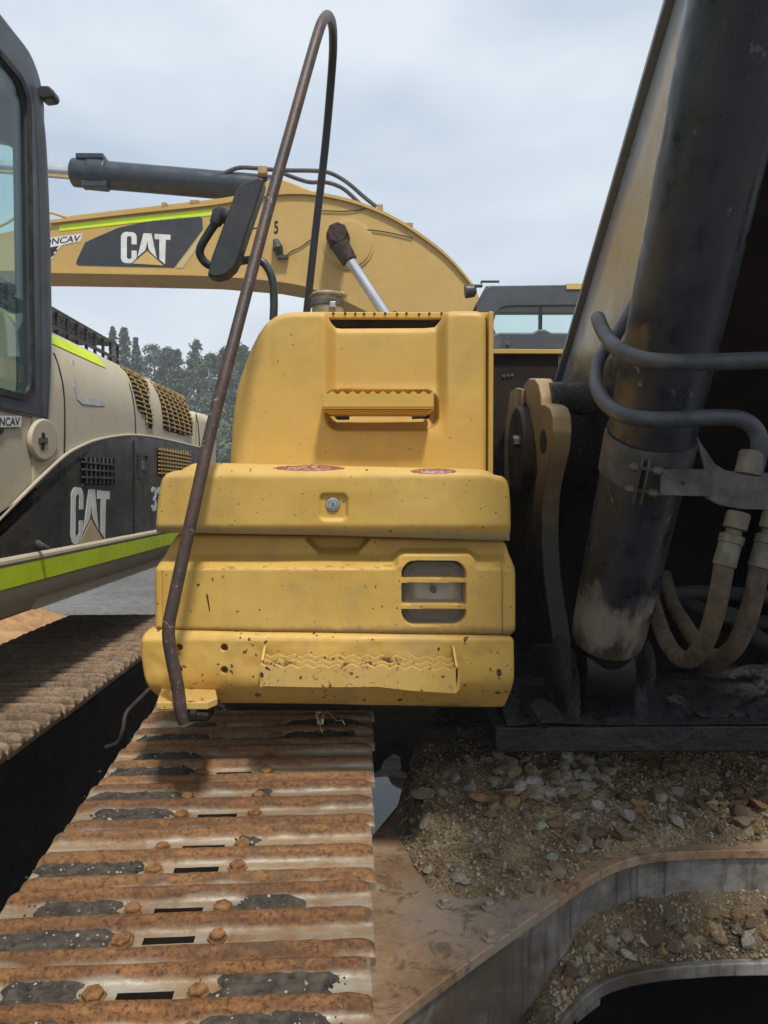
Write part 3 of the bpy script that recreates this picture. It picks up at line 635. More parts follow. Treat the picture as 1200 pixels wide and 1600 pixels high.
# mirror and its bent arm
arm = [(427, 500, 2.12), (428, 470, 2.12), (425, 435, 2.12), (412, 411, 2.12), (392, 406, 2.12), (360, 411, 2.10), (330, 415, 2.08), (315, 403, 2.07), (313, 388, 2.06), (325, 366, 2.05), (338, 347, 2.04)]
mb = MB(); mb.tube(smooth_path([P(*p) for p in arm], 6), 0.0115, 12); arm_o = mb.build('mirror_arm', 'black_plastic', EX)
mb = MB(); mb.tube([P(336, 350, 2.04), P(343, 335, 2.04), P(348, 327, 2.04)], [0.016, 0.021, 0.018], 14); mb.tube([P(346, 335, 2.04), P(366, 346, 2.05)], [0.022, 0.016], 14); mb.build('ball_joint', 'black_plastic', arm_o)
mo = [(330, 402), (326, 420), (323, 430), (337, 433), (352, 429), (365, 418), (372, 404), (410, 290), (412, 280), (406, 276), (398, 278), (384, 283), (372, 290), (367, 300)]
mb = MB(); mb.prism([P(x, y, 2.02) for x, y in mo], (0, 0.055, 0)); mir = mb.build('mirror', 'black_plastic', EX, 0.012, 4)
mo2 = [(lerp(368, x, 0.86), lerp(355, y, 0.90)) for x, y in mo]
mb = MB(); mb.prism([P(x, y, 2.088) for x, y in mo2], (0, 0.003, 0)); mb.build('mirror_glass', 'chrome', mir)

# ---- superstructure behind: hood wall, top angle, deck, counterweight
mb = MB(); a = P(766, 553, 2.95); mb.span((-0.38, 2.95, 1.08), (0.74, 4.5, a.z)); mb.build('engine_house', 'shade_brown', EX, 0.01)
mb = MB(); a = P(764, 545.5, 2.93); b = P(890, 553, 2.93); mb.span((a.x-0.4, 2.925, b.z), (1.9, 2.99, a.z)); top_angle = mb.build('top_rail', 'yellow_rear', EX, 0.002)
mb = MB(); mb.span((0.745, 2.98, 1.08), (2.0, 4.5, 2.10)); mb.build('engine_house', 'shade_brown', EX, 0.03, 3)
mb = MB(); mb.prism([(-0.45, 4.5, 1.12), (-0.40, 5.15, 1.12), (0.2, 5.35, 1.12), (1.3, 5.35, 1.12), (1.95, 5.15, 1.12), (2.0, 4.5, 1.12)], (0, 0, 0.9)); mb.build('counterweight', 'yellow_rear', EX, 0.08, 4)
hd = [P(765, 548, 3.6), P(766, 524, 3.6), P(780, 519, 3.6), P(833, 519, 3.6), P(842, 514, 3.6), P(852, 514, 3.6), P(862, 519, 3.6), P(940, 520, 3.6), P(940, 548, 3.6)]
mb = MB(); mb.prism(hd, (0, 0.45, 0)); mb.build('muffler_cover', 'cab_paint', EX, 0.012, 3)
mb = MB(); mb.prism([P(780, 546, 3.57), P(787, 533, 3.57), P(791, 524, 3.57), P(794, 524, 3.57), P(798, 534, 3.57), P(804, 546, 3.57)], (0, 0.02, 0)); mb.lathe(P(793, 538, 3.57), (0, -1, 0), [(0.008, -0.01), (0.008, 0.01)], 10); mb.build('bracket', 'dusty_steel', EX, 0.002, 1)
for k in range(3):
    mb = MB(); mb.lathe(P(787+k*6.5, 587+random.uniform(-1, 1), 2.949), (0, -1, 0), [(0.006, -0.01), (0.006, 0.006)], 8); mb.build('bolt', 'dusty_steel', EX)
# swing frame: floor deck, greasy front edge, dark inner walls
zt = P(1000, 1135, 1.80).z; zb = P(1000, 1176, 1.80).z
mb = MB(); mb.span((0.30, 1.80, zb), (2.0, 3.2, zt)); mb.build('swing_frame', 'frame_grime', EX, 0.006)
mb = MB(); mb.prism([(-0.40, 1.98, 1.06), (0.30, 1.98, 1.06), (0.30, 4.6, 1.06), (-0.42, 4.6, 1.06)], (0, 0, 0.07)); mb.build('belly_plate', 'grimy_black', EX)
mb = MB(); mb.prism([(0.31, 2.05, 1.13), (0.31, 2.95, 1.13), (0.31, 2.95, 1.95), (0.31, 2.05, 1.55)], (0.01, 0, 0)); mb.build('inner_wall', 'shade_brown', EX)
V = []; Fc = []; n = 70; m = 30
for j in range(m+1):
    for i in range(n+1):
        x = lerp(0.33, 1.25, i/n); y = lerp(1.798, 2.3, j/m)
        hgt = 0.045*max(0, noise.noise(Vector((x*6, y*6, 1)))+0.25)+0.022*noise.noise(Vector((x*26, y*26, 2)))+0.008*noise.noise(Vector((x*70, y*70, 2)))
        hgt = max(hgt, -0.004)*min(1, j/3+0.15); V.append((x, y, zt+0.004+hgt))
for j in range(m):
    for i in range(n): Fc.append((j*(n+1)+i, j*(n+1)+i+1, (j+1)*(n+1)+i+1, (j+1)*(n+1)+i))
gl = link('grease_crust', mesh_from(V, Fc, 'grease_crust', angle=70), 'grease_lumps', EX)
mb = MB(); mb.prism([P(810, 1085, 1.84), P(812, 1100, 1.80), P(845, 1140, 1.795), P(860, 1140, 1.80), P(860, 1085, 2.0)], (0.02, 0.10, 0)); mb.build('guard_plate', 'grimy_black', EX, 0.004)
V = []; Fc = []
for j in range(7):
    for i in range(13):
        x = lerp(1070, 1165, i/12); q = noise.noise(Vector((i*0.6, j*0.8, 4)))
        V.append(P(x, lerp(1096, 1124, j/6), 1.86)+Vector((0, 0, 0.02*q))); V[-1].z = zt+0.012+0.02*max(0, q+0.2); V[-1].y = lerp(2.0, 1.83, j/6)
for j in range(6):
    for i in range(12): Fc.append((j*13+i, j*13+i+1, (j+1)*13+i+1, (j+1)*13+i))
link('dried_clay', mesh_from(V, Fc, 'dried_clay', angle=80), 'clay_dry', EX)

# ---- boom-foot ear bracket
ear = [(782, 1060), (776, 760), (790, 690), (806, 618), (813, 606), (818, 598), (826, 591.5), (835, 592), (841, 600), (844, 615), (845, 631), (852, 632.5), (858, 637), (862, 650), (863, 675), (860, 705), (853, 735), (848, 770), (847, 820), (850, 880), (856, 950), (866, 1020), (872, 1090), (800, 1090)]
XE = 0.545
pts = [PX(x, y, XE) for x, y in ear]
mb = MB(); mb.prism(pts, (0.048, 0, 0)); earo = mb.build('boom_ear', 'ear_dark', EX, 0.008, 3)
lug = [(817, 622), (819, 600), (826, 591.2), (835, 591.7), (841, 600), (844, 615), (845, 631), (852, 632.2), (859, 637), (863, 650), (864, 675), (861, 705), (854, 735), (848, 768), (846, 800), (846, 850), (849, 900), (856, 950), (866, 1020), (856, 1020), (845, 960), (836, 900), (832, 850), (831, 800), (835, 765), (839, 735), (838, 705), (833, 670), (826, 640)]
mb = MB(); mb.prism([PX(x, y, XE-0.006) for x, y in lug], (0.058, 0, 0)); mb.build('lug_plate', 'ear_paint', earo, 0.006, 3)
hole = [PX(849+5.5*math.cos(t), 690+19*math.sin(t), XE-0.006) for t in np.linspace(0, 2*math.pi, 25)[:-1]]
mb = MB(); mb.prism([p-Vector((0.0015, 0, 0)) for p in hole], (0.003, 0, 0)); mb.build('pin_hole', 'ear_dark', earo)
bc = PX(822, 668, XE)
mb = MB(); mb.lathe(bc+Vector((0, 0.02, -0.08)), (-1, 0, 0), [(0.16, -0.01), (0.16, 0.025), (0.15, 0.034), (0.10, 0.036)], 30); mb.build('pin_boss', 'ear_dark', earo)
mb = MB(); mb.lathe(PX(806, 690, XE-0.05), (-1, 0, 0), [(0.022, -0.03), (0.022, 0.008), (0.019, 0.012)], 6); mb.build('retaining_bolt', 'dusty_steel', earo, 0.003)
mb = MB(); mb.prism([PX(776, 760, XE-0.02), PX(797, 612, XE-0.02), PX(806, 606, XE-0.02), PX(815, 608, XE-0.02), PX(812, 760, XE-0.02)], (0.012, 0, 0)); mb.build('gusset', 'ear_paint', earo, 0.002)
mb = MB(); p = P(856, 622, 2.42); mb.lathe(Vector((XE+0.03, p.y, p.z)), (1, 0, 0), [(0.05, 0), (0.053, 0.04), (0.047, 0.06), (0.055, 0.1), (0.055, 0.3)], 20); mb.build('boom_pin', 'grease_lumps', earo)

# ---- boom: box beam rising towards and over the camera
XB0, XB1 = 0.72, 1.26
tA = Vector((0, 2.85, CAMZ+0.41)); tB = Vector((0, 1.78, CAMZ+1.18)); dirb = (tB-tA).normalized()
prof = [tA+Vector((0, 0.06, -0.12)), tA, tB, tA+dirb*3.3, Vector((0, -1.9, CAMZ+2.75)), Vector((0, -4.2, CAMZ+2.3)), Vector((0, -4.2, CAMZ+1.85)), Vector((0, -1.8, CAMZ+2.0)), tA+dirb*2.9+Vector((0, -0.25, -0.62)), tB+Vector((0, -0.33, -0.47)), Vector((0, 2.42, CAMZ+0.02)), Vector((0, 2.68, CAMZ+0.0)), Vector((0, 2.84, CAMZ+0.12))]
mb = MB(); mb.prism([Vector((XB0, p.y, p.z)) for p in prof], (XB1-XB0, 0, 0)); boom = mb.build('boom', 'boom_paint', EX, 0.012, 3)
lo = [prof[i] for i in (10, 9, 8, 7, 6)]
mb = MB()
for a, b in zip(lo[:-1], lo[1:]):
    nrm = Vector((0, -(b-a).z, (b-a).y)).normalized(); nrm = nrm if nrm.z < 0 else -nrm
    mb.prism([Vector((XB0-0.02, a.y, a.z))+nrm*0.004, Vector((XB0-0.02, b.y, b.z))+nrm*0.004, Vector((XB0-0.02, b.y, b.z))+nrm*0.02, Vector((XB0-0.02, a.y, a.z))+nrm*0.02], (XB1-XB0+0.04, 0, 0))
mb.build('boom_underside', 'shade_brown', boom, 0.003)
up = [prof[i] for i in (1, 2, 3, 4)]
mb = MB()
for a, b in zip(up[:-1], up[1:]):
    nrm = Vector((0, -(b-a).z, (b-a).y)).normalized(); nrm = nrm if nrm.z > 0 else -nrm
    mb.prism([Vector((XB0-0.02, a.y, a.z))+nrm*0.001, Vector((XB0-0.02, b.y, b.z))+nrm*0.001, Vector((XB0-0.02, b.y, b.z))+nrm*0.018, Vector((XB0-0.02, a.y, a.z))+nrm*0.018], (XB1-XB0+0.04, 0, 0))
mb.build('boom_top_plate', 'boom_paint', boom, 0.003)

# ---- boom lift cylinders
def lift_cylinder(X, full):
    o = Vector((X, CF.y, CF.z)); q = CDIR
    mb = MB(); mb.lathe(o, q, [(0.070, -0.065), (0.088, -0.055), (0.090, -0.01), (0.090, 1.75), (0.095, 1.76), (0.095, 1.86)], 48); c = mb.build('boom_cylinder', 'barrel_black', EX)
    mb = MB(); mb.lathe(o+q*1.86, q, [(0.055, 0), (0.055, 0.5)], 24); mb.build('piston_rod', 'chrome', c)
    foot = o-q*0.15
    mb = MB(); mb.lathe(foot-Vector((0.06, 0, 0)), (1, 0, 0), [(0.085, 0), (0.092, 0.012), (0.092, 0.108), (0.085, 0.12)], 28); mb.lathe(foot, q, [(0.062, 0), (0.075, 0.05), (0.078, 0.10)], 24); mb.build('cylinder_eye', 'grimy_black', c)
    for sx in (-1, 1):
        x0 = X+sx*0.085-0.018
        mb = MB(); pr = [foot+Vector((0, 0.12, 0.03)), foot+Vector((0, 0.05, 0.05)), foot+Vector((0, -0.01, 0.03)), foot+Vector((0, -0.05, -0.02)), foot+Vector((0, -0.07, zt-foot.z-0.01)), foot+Vector((0, 0.5, zt-foot.z-0.01)), foot+Vector((0, 0.4, -0.03))]
        mb.prism([Vector((x0, p.y, p.z)) for p in pr], (0.036, 0, 0)); mb.lathe(Vector((x0+(0 if sx < 0 else 0.036), foot.y, foot.z)), (sx, 0, 0), [(0.075, -0.01), (0.075, 0.014), (0.05, 0.018)], 24); mb.build('cylinder_bracket', 'grease_lumps', EX, 0.012, 3)
    return c, o, q
cyl, o, q = lift_cylinder(0.59, True)
lift_cylinder(1.40, False)
# clamp band with flanges, bolts and the hose bracket plate
side = Vector((1, 0, 0)); nrmq = q.cross(side).normalized()      # nrmq points away from the camera or towards it
if nrmq.y > 0: nrmq = -nrmq
tc_ = ((P(1010, 735, 1.55).z-CF.z)/q.z)+0.045
cc = o+q*tc_
V = []; Fc = []; n = 44; hw = 0.046
a0, a1 = R(-93), R(280)
for i in range(n+1):
    a = lerp(R(-106), R(238), i/n); dv = nrmq*math.cos(a)+side*math.sin(a)
    for (r_, h_) in ((0.0915, -hw), (0.0955, -hw), (0.0955, hw), (0.0915, hw)): V.append(cc+dv*r_+q*h_)
for i in range(n):
    for k in range(4): Fc.append((i*4+k, i*4+(k+1) % 4, (i+1)*4+(k+1) % 4, (i+1)*4+k))
Fc += [(0, 1, 2, 3), (n*4+3, n*4+2, n*4+1, n*4)]
MATS_band = link('clamp_band', mesh_from(V, Fc, 'clamp_band', angle=40), 'dusty_steel', cyl)
fa = R(-22); fd = nrmq*math.cos(fa)+side*math.sin(fa); ft = side*math.cos(fa)-nrmq*math.sin(fa)
rotm = Matrix((ft, fd, q)).transposed()
for k in (-1, 1):
    mb = MB(); mb.box(cc+fd*0.112+ft*(0.007*k)-q*0.012, (0.005, 0.044, 0.086), rotm); mb.build('flange', 'dusty_steel', cyl, 0.001, 1)
for h_ in (-0.032, 0.018):
    b_ = cc+fd*0.116+q*h_
    mb = MB(); mb.lathe(b_, ft, [(0.009, -0.026), (0.009, -0.012), (0.0045, -0.012), (0.0045, 0.034), (0.0085, 0.034), (0.0085, 0.018)], 6); mb.lathe(b_, ft, [(0.0045, -0.03), (0.0045, 0.04)], 8); mb.build('bolt', 'brass_dusty', cyl)
YP = cc.y-0.10
arm_p = [(1032, 733), (1108, 733), (1112, 776), (1032, 774)]
mb = MB(); mb.prism([P(x, y, YP) for x, y in arm_p], (0, 0.008, 0)); ap = mb.build('bracket_arm', 'dusty_steel', cyl, 0.0015, 1)
mb = MB(); mb.lathe(P(1067, 755, YP), (0, -1, 0), [(0.0045, -0.002), (0.0045, 0.0006)], 10); mb.build('hole', 'ink', ap)
pl = [(1088, 684), (1093, 688), (1118, 725), (1135, 735), (1160, 738), (1320, 740), (1320, 800), (1160, 796), (1125, 790), (1100, 777), (1104, 745)]
mb = MB(); mb.prism([P(x, y, YP+0.012) for x, y in pl], (0, 0.007, 0)); mb.build('hose_bracket', 'dusty_steel', cyl, 0.002, 1)
# steel pipes along the cylinder
t1 = [(934, 497, 1.50), (944, 520, 1.42), (962, 542, 1.34), (990, 557, 1.28), (1030, 565, 1.24), (1090, 566, 1.23), (1200, 563, 1.22), (1400, 560, 1.24)]
t2 = [(1010, 440, 1.78), (965, 520, 1.70), (938, 558, 1.60), (931, 590, 1.52), (938, 618, 1.44), (958, 640, 1.36), (992, 653, 1.30), (1050, 656, 1.26), (1120, 652, 1.25), (1160, 656, 1.25), (1183, 676, 1.25), (1186, 705, 1.25), (1178, 740, 1.26)]
for tpath in (t1, t2):
    mb = MB(); mb.tube(smooth_path([P(*p) for p in tpath], 7), 0.0142, 16); mb.build('hydraulic_pipe', 'hose_pipe', cyl)
def fitting(px, py, px2, py2, Y, par):
    a = P(px, py, Y); b = P(px2, py2, Y); L = (b-a)
    mb = MB(); mb.lathe(a, L, [(0.017, 0), (0.021, 0.004), (0.021, L.length*0.30), (0.014, L.length*0.33), (0.014, L.length*0.40), (0.022, L.length*0.43), (0.022, L.length*0.56), (0.020, L.length*0.58), (0.0205, L.length*0.98), (0.018, L.length)], 14); return mb.build('hose_fitting', 'brass_dusty', par)
mb = MB(); mb.lathe(P(1176, 705, 1.255), P(1168, 740, 1.255)-P(1176, 705, 1.255), [(0.018, 0), (0.021, 0.005), (0.021, 0.04)], 16); mb.build('pipe_clamp', 'brass_dusty', cyl)
YH = 1.33
fitting(1155, 800, 1131, 885, YH, cyl); fitting(1212, 800, 1186, 888, YH, cyl)
h1 = [(1132, 880, YH), (1125, 920, YH), (1115, 965, YH+0.01), (1100, 1005, YH+0.04), (1078, 1030, YH+0.10), (1055, 1022, YH+0.2), (1036, 990, YH+0.32), (1022, 945, YH+0.5), (1012, 900, YH+0.7)]
h2 = [(1187, 882, YH), (1178, 930, YH), (1165, 975, YH+0.02), (1147, 1012, YH+0.05), (1122, 1028, YH+0.12), (1095, 1012, YH+0.25), (1070, 975, YH+0.4), (1050, 940, YH+0.6), (1040, 900, YH+0.8)]
for hh in (h1, h2):
    mb = MB(); mb.tube(smooth_path([P(*p) for p in hh], 7), 0.0175, 14); mb.build('hydraulic_hose', 'dirty_hose', cyl)
for k, hh in enumerate(([(1140, 960, 1.75), (1170, 985, 1.8), (1200, 1005, 1.85), (1300, 1040, 1.9)], [(1020, 935, 2.0), (1100, 925, 2.05), (1220, 935, 2.05)], [(1000, 905, 2.2), (1120, 960, 2.1), (1230, 975, 2.1)])):
    mb = MB(); mb.tube(smooth_path([P(*p) for p in hh], 6), 0.02, 12); mb.build('hydraulic_hose', 'dim_hose', EX)
# cab front corner of this machine, beyond the boom
mb = MB(); mb.span((1.42, 1.75, 1.12), (2.15, 2.9, 2.0)); mb.build('cab_base', 'grimy_black', EX, 0.05, 3)
for (x, y) in ((1.44, 1.78), (2.12, 1.78), (1.44, 2.88), (2.12, 2.88)):
    mb = MB(); mb.span((x-0.03, y-0.03, 2.0), (x+0.03, y+0.03, 3.0)); mb.build('cab_pillar', 'cab_paint', EX, 0.01)
mb = MB(); mb.span((1.40, 1.72, 3.0), (2.18, 2.94, 3.1)); mb.build('cab_roof', 'cab_paint', EX, 0.04, 3)
mb = MB(); mb.span((1.43, 1.80, 2.0), (1.44, 2.86, 3.0)); mb.build('cab_window', 'glass_dark', EX)

def main_z(Y):
    return CAMZ-(0.784-0.098*Y)-0.016 if Y < 2.4 else CAMZ-(0.784-0.098*2.4)-0.016
# ---- undercarriage: rusty top plate with bolts, curved wall, ledge
DT = CAMZ-0.85
E = [(-0.02, 1.02), (0.02, 1.14), (0.059, 1.19), (0.115, 1.247), (0.178, 1.309), (0.265, 1.392), (0.354, 1.476), (0.445, 1.563), (0.534, 1.636), (0.60, 1.672), (0.67, 1.693), (0.78, 1.704), (0.91, 1.707), (1.25, 1.70), (1.7, 1.66)]
Es = [(p.x, p.y) for p in smooth_path([Vector((x, y, 0)) for x, y in E], 4)]
top = [Vector((x, y, DT)) for x, y in Es]+[Vector((1.7, 2.9, DT)), Vector((0.30, 2.9, DT)), Vector((0.22, 2.3, DT)), Vector((0.105, 2.07, DT)), Vector((0.0, 1.80, DT)), Vector((-0.02, 1.60, DT))]
mb = MB(); mb.prism(top, (0, 0, -0.022)); cb = mb.build('undercarriage_plate', 'frame_rust', EX, 0.003, 2)
V = []; Fc = []; n = len(Es)
for i, (x, y) in enumerate(Es):
    d = Vector((Es[min(n-1, i+1)][0]-Es[max(0, i-1)][0], Es[min(n-1, i+1)][1]-Es[max(0, i-1)][1], 0)).normalized(); nr = Vector((-d.y, d.x, 0))
    for (off, z) in ((0.010, DT-0.021), (0.012, DT-0.32), (0.034, DT-0.32), (0.034, DT-0.021)): V.append(Vector((x, y, z))+nr*off)
for i in range(n-1):
    for k in range(4): Fc.append((i*4+k, i*4+(k+1) % 4, (i+1)*4+(k+1) % 4, (i+1)*4+k))
link('undercarriage_wall', mesh_from(V, Fc, 'undercarriage_wall', angle=40), 'frame_wall', cb)
for (px, py) in ((695, 1415), (764, 1419), (766, 1467)):
    p = PZ(px, py, DT)
    mb = MB(); mb.lathe(p, (0, 0, 1), [(0.018, 0.0), (0.018, 0.005), (0.0115, 0.0055), (0.0115, 0.014), (0.009, 0.017)], 6); mb.build('bolt', 'frame_rust', cb, 0.001, 1)
mb = MB(); p = Vector((Es[16][0], Es[16][1], DT)); 
DL = CAMZ-1.05
L = [(0.10, 1.04), (0.22, 1.20), (0.30, 1.33), (0.40, 1.452), (0.47, 1.52), (0.534, 1.555), (0.62, 1.578), (0.72, 1.59), (0.85, 1.596), (1.25, 1.59), (1.7, 1.56)]
Ls = [(p.x, p.y) for p in smooth_path([Vector((x, y, 0)) for x, y in L], 4)]
mb = MB(); mb.prism([Vector((x, y, DL)) for x, y in Ls]+[Vector((1.7, 2.2, DL)), Vector((0.6, 2.2, DL)), Vector((0.10, 1.4, DL))], (0, 0, -0.03)); led = mb.build('lower_plate', 'frame_wall', cb, 0.004, 2)
mb = MB(); mb.prism([Vector((x+0.02, y+0.10, DL-0.03)) for x, y in Ls]+[Vector((1.7, 2.2, DL-0.03)), Vector((0.1, 2.2, DL-0.03))], (0, 0, -0.45)); mb.build('ledge_shade_block', 'shade_black', cb)  # added near-black mass standing in for the deep shade below the ledge
mb = MB(); mb.lathe((1.02, 3.05, 0.8), (0, 0, 1), [(0.70, 0), (0.70, 0.2), (0.64, 0.21), (0.64, 0.27)], 48); mb.build('swing_bearing', 'shade_brown', EX)
mb = MB(); mb.span((0.34, 2.6, 0.35), (1.8, 4.6, 0.79)); mb.build('car_body', 'shade_brown', EX, 0.02)
mb = MB(); mb.span((-0.50, 0.5, 0.30), (-0.06, 4.1, 0.82)); mb.build('track_frame', 'dark_metal', EX, 0.03, 3)
mb = MB(); mb.prism([(-0.40, 0.5, main_z(0.5)-0.16), (-0.40, 0.5, main_z(0.5)-0.045), (-0.40, 2.4, main_z(2.4)-0.045), (-0.40, 4.0, main_z(2.4)-0.045), (-0.40, 4.0, main_z(2.4)-0.16), (-0.40, 2.4, main_z(2.4)-0.16)], (0.2, 0, 0)); mb.build('track_chain', 'shade_black', EX)  # track links coloured near-black so the shoe slots look deeply shaded
mb = MB(); mb.prism([(-0.02, 1.0, DT-0.02), (-0.02, 1.8, DT-0.02), (-0.02, 1.8, 0.35), (-0.02, 1.0, 0.35)], (-0.06, 0, 0)); mb.build('frame_end', 'shade_brown', EX)

# ---- tracks
PITCH = 0.178
prof_h = [(.0882, .004), (.0862, .008), (.0828, .016), (.0795, .0245), (.0752, .0285), (.0675, .0285), (.0635, .0245), (.0607, .012), (.0570, .003), (.052, .0005), (.0470, 0), (.0415, 0), (.0265, 0), (.0215, .0005), (.0165, .003), (.0134, .011), (.0110, .0235), (.0075, .0285), (0, .0295)]
prof_s = [(-y, z) for y, z in prof_h]+prof_h[-2::-1]
def shoe_mesh(name, hw, slots, seed, hs=0.60):
    xs_ = sorted(set([-hw, -hw+.002, -hw+.006, -hw+.012, -hw+.02, -hw+.032, hw-.032, hw-.02, hw-.012, hw-.006, hw-.002, hw]+list(np.linspace(-hw+.05, hw-.05, 46))+([-.054, -.050, .020, .024] if slots else [])))
    n = len(prof_s); V = []; Fc = []; nxs = len(xs_)
    for zf in (1, 0):
        for x in xs_:
            e = hw-abs(x); tap = math.sqrt(max(0, 1-(1-min(1, e/0.030))**2))
            for (y, z) in prof_s:
                zz = hs*z*(0.15+0.85*tap)+(0.0011*noise.noise(Vector((x*14, y*30, seed)))+0.0016*noise.noise(Vector((x*60, y*60, seed+3))))*(1 if z > .01 else .4)
                V.append((x, y*(1-0.0*tap), zz if zf else -0.013))
    B = nxs*n
    hole = lambda i, j: slots and 0 <= i < nxs-1 and -.0545 <= xs_[i] and xs_[i+1] <= .0245 and abs((abs(prof_s[j][0]+prof_s[j+1][0])/2)-.034) < .004
    alive = lambda i, j: 0 <= i < nxs-1 and 0 <= j < n-1 and not hole(i, j)
    for i in range(nxs-1):
        for j in range(n-1):
            if not alive(i, j): continue
            a, b, c, d = i*n+j, (i+1)*n+j, (i+1)*n+j+1, i*n+j+1
            Fc.append((a, b, c, d)); Fc.append((B+a, B+d, B+c, B+b))
            for (ii, jj, u, v_) in ((i-1, j, d, a), (i+1, j, b, c), (i, j-1, a, b), (i, j+1, c, d)):
                if not alive(ii, jj): Fc.append((u, v_, B+v_, B+u))
    me = mesh_from(V, Fc, name, True, 42)
    if slots:
        me.materials.append(MATS['shoe_rust']); me.materials.append(MATS['shade_brown'])
        for p in me.polygons:
            c_ = p.center
            if -.065 < c_.x < .035 and abs(abs(c_.y)-.034) < .0125 and abs(p.normal.z) < .5 and c_.z < 0.002: p.material_index = 1  # slot walls darker than the shoe, shade put into the colour
    return me
bolt_me = None
mb = MB(); mb.lathe((0, 0, 0), (0, 0, 1), [(0.0175, -0.003), (0.0175, 0.0015), (0.0135, 0.002), (0.0135, 0.0085), (0.0115, 0.0105), (0.0, 0.011)], 6)
bolt_me = mesh_from(mb.v, mb.f, 'shoe_bolt', True, 40); bolt_me.materials.append(MATS['bolt_rust'])
def mud_mesh(x0, x1, yc, seed, h):
    n = max(8, int((x1-x0)/0.006)); m = 12; V = []; Fc = []
    for i in range(n+1):
        for j in range(m+1):
            t = i/n; u = j/m*2-1; x = lerp(x0, x1, t); e = min(1, min(t, 1-t)*n/2.2+0.02); y = yc+u*0.0245+0.001*noise.noise(Vector((x*50, u, seed)))
            x2 = x+0.022*noise.noise(Vector((u*1.7, seed, 0.5 if t < .5 else 7.5)))*max(0, 1-min(t, 1-t)*n/4)
            z = 0.0004+(h+0.0025*noise.noise(Vector((x*32, u*1.6, seed)))+0.003*noise.noise(Vector((x*110, u*5, seed)))+0.002*noise.noise(Vector((x*300, u*14, seed))))*min(1, e*(.55+.45*abs(noise.noise(Vector((x*25, u*2, seed+9))))*3))+0.001*u*u*e
            V.append((x2, y, z))
    for i in range(n):
        for j in range(m): Fc.append((i*(m+1)+j, (i+1)*(m+1)+j, (i+1)*(m+1)+j+1, i*(m+1)+j+1))
    for q_ in range(int(26*(x1-x0)/0.2)+8):
        if random.random() < .55: cx = random.choice((x0, x1))+random.gauss(0, .012)
        else: cx = random.uniform(x0, x1)
        cyy = yc+random.uniform(-.026, .026); rr = random.uniform(.0015, .0048); b0 = len(V); zc = h*.9 if x0+.01 < cx < x1-.01 else .001
        V += [(cx+rr*random.uniform(.7, 1.3), cyy, zc), (cx-rr, cyy+rr*.3, zc), (cx, cyy+rr*random.uniform(.7, 1.3), zc), (cx+rr*.2, cyy-rr, zc), (cx, cyy, zc+rr*random.uniform(.6, 1.1))]
        Fc += [(b0, b0+2, b0+4), (b0+2, b0+1, b0+4), (b0+1, b0+3, b0+4), (b0+3, b0, b0+4)]
    return mesh_from(V, Fc, 'packed_mud', True, 40)
shoe_vars = [shoe_mesh('shoe_a', 0.30, True, 1.3), shoe_mesh('shoe_b', 0.30, True, 5.1), shoe_mesh('shoe_c', 0.30, True, 9.7)]
tilt = math.atan(0.098)
for k in range(21):
    Y = 0.62+k*PITCH*0.9952; z = main_z(Y)
    so = bpy.data.objects.new('track_shoe', shoe_vars[k % 3]); COL.objects.link(so); adopt(so, EX)
    so.location = (-0.30, Y, z); so.rotation_euler = (tilt if Y < 2.4 else 0, random.uniform(-.004, .004), R(2.6))
    if Y > 3.2: continue
    for (bx, by) in ((-.088, -.034), (.058, -.034), (-.088, .034), (.058, .034)):
        bo = bpy.data.objects.new('bolt', bolt_me); COL.objects.link(bo); bo.parent = so; bo.location = (bx+random.uniform(-.003, .003), by, 0.001); bo.rotation_euler = (random.uniform(-.1, .1), random.uniform(-.1, .1), random.uniform(0, 3)); sc = random.uniform(.9, 1.15); bo.scale = (sc, sc, random.uniform(.8, 1.2))
    for row in (-.034, .034):
        r = random.random()
        segs = []
        if r < 0.8: segs.append((-.294+random.random()**3*.14, -.106, random.uniform(.007, .0095)))
        elif r < 0.85: segs.append((-.17, -.106, .007))
        r2 = random.random()
        if r2 < 0.22: segs.append((.078, .078+random.uniform(.08, .19), random.uniform(.006, .009)))
        elif r2 < 0.4: segs.append((.045, .082, .006))
        if Y > 1.75 and random.random() < .6: segs.append((.08, .26, .008))
        for (x0, x1, h) in segs:
            mo_ = link('packed_mud', mud_mesh(x0, x1, row, random.uniform(0, 99), h), 'packed_mud'); mo_.parent = so; mo_['kind'] = 'stuff'

# ================================================================== SECOND EXCAVATOR (left, beige)
X2 = -1.07
E2 = empty('excavator', (-2.0, 3.0, 0))
tag(E2, 'beige excavator at the left with black CAT side panel and lime stripes', 'excavator', 'excavators parked in the yard')
roof = CAMZ+0.615; zbase = CAMZ-0.40
SH = [(-9, 0.0), (roof-0.30, 0.0), (roof-0.24, -0.006), (roof-0.18, -0.020), (roof-0.12, -0.045), (roof-0.07, -0.078), (roof-0.03, -0.125), (roof-0.008, -0.18), (roof, -0.26)]
def Q(px, py, off=0.0):
    x = X2+off
    for _ in range(6): x = X2+off+interp(SH, PX(px, py, x).z)
    return PX(px, py, x)
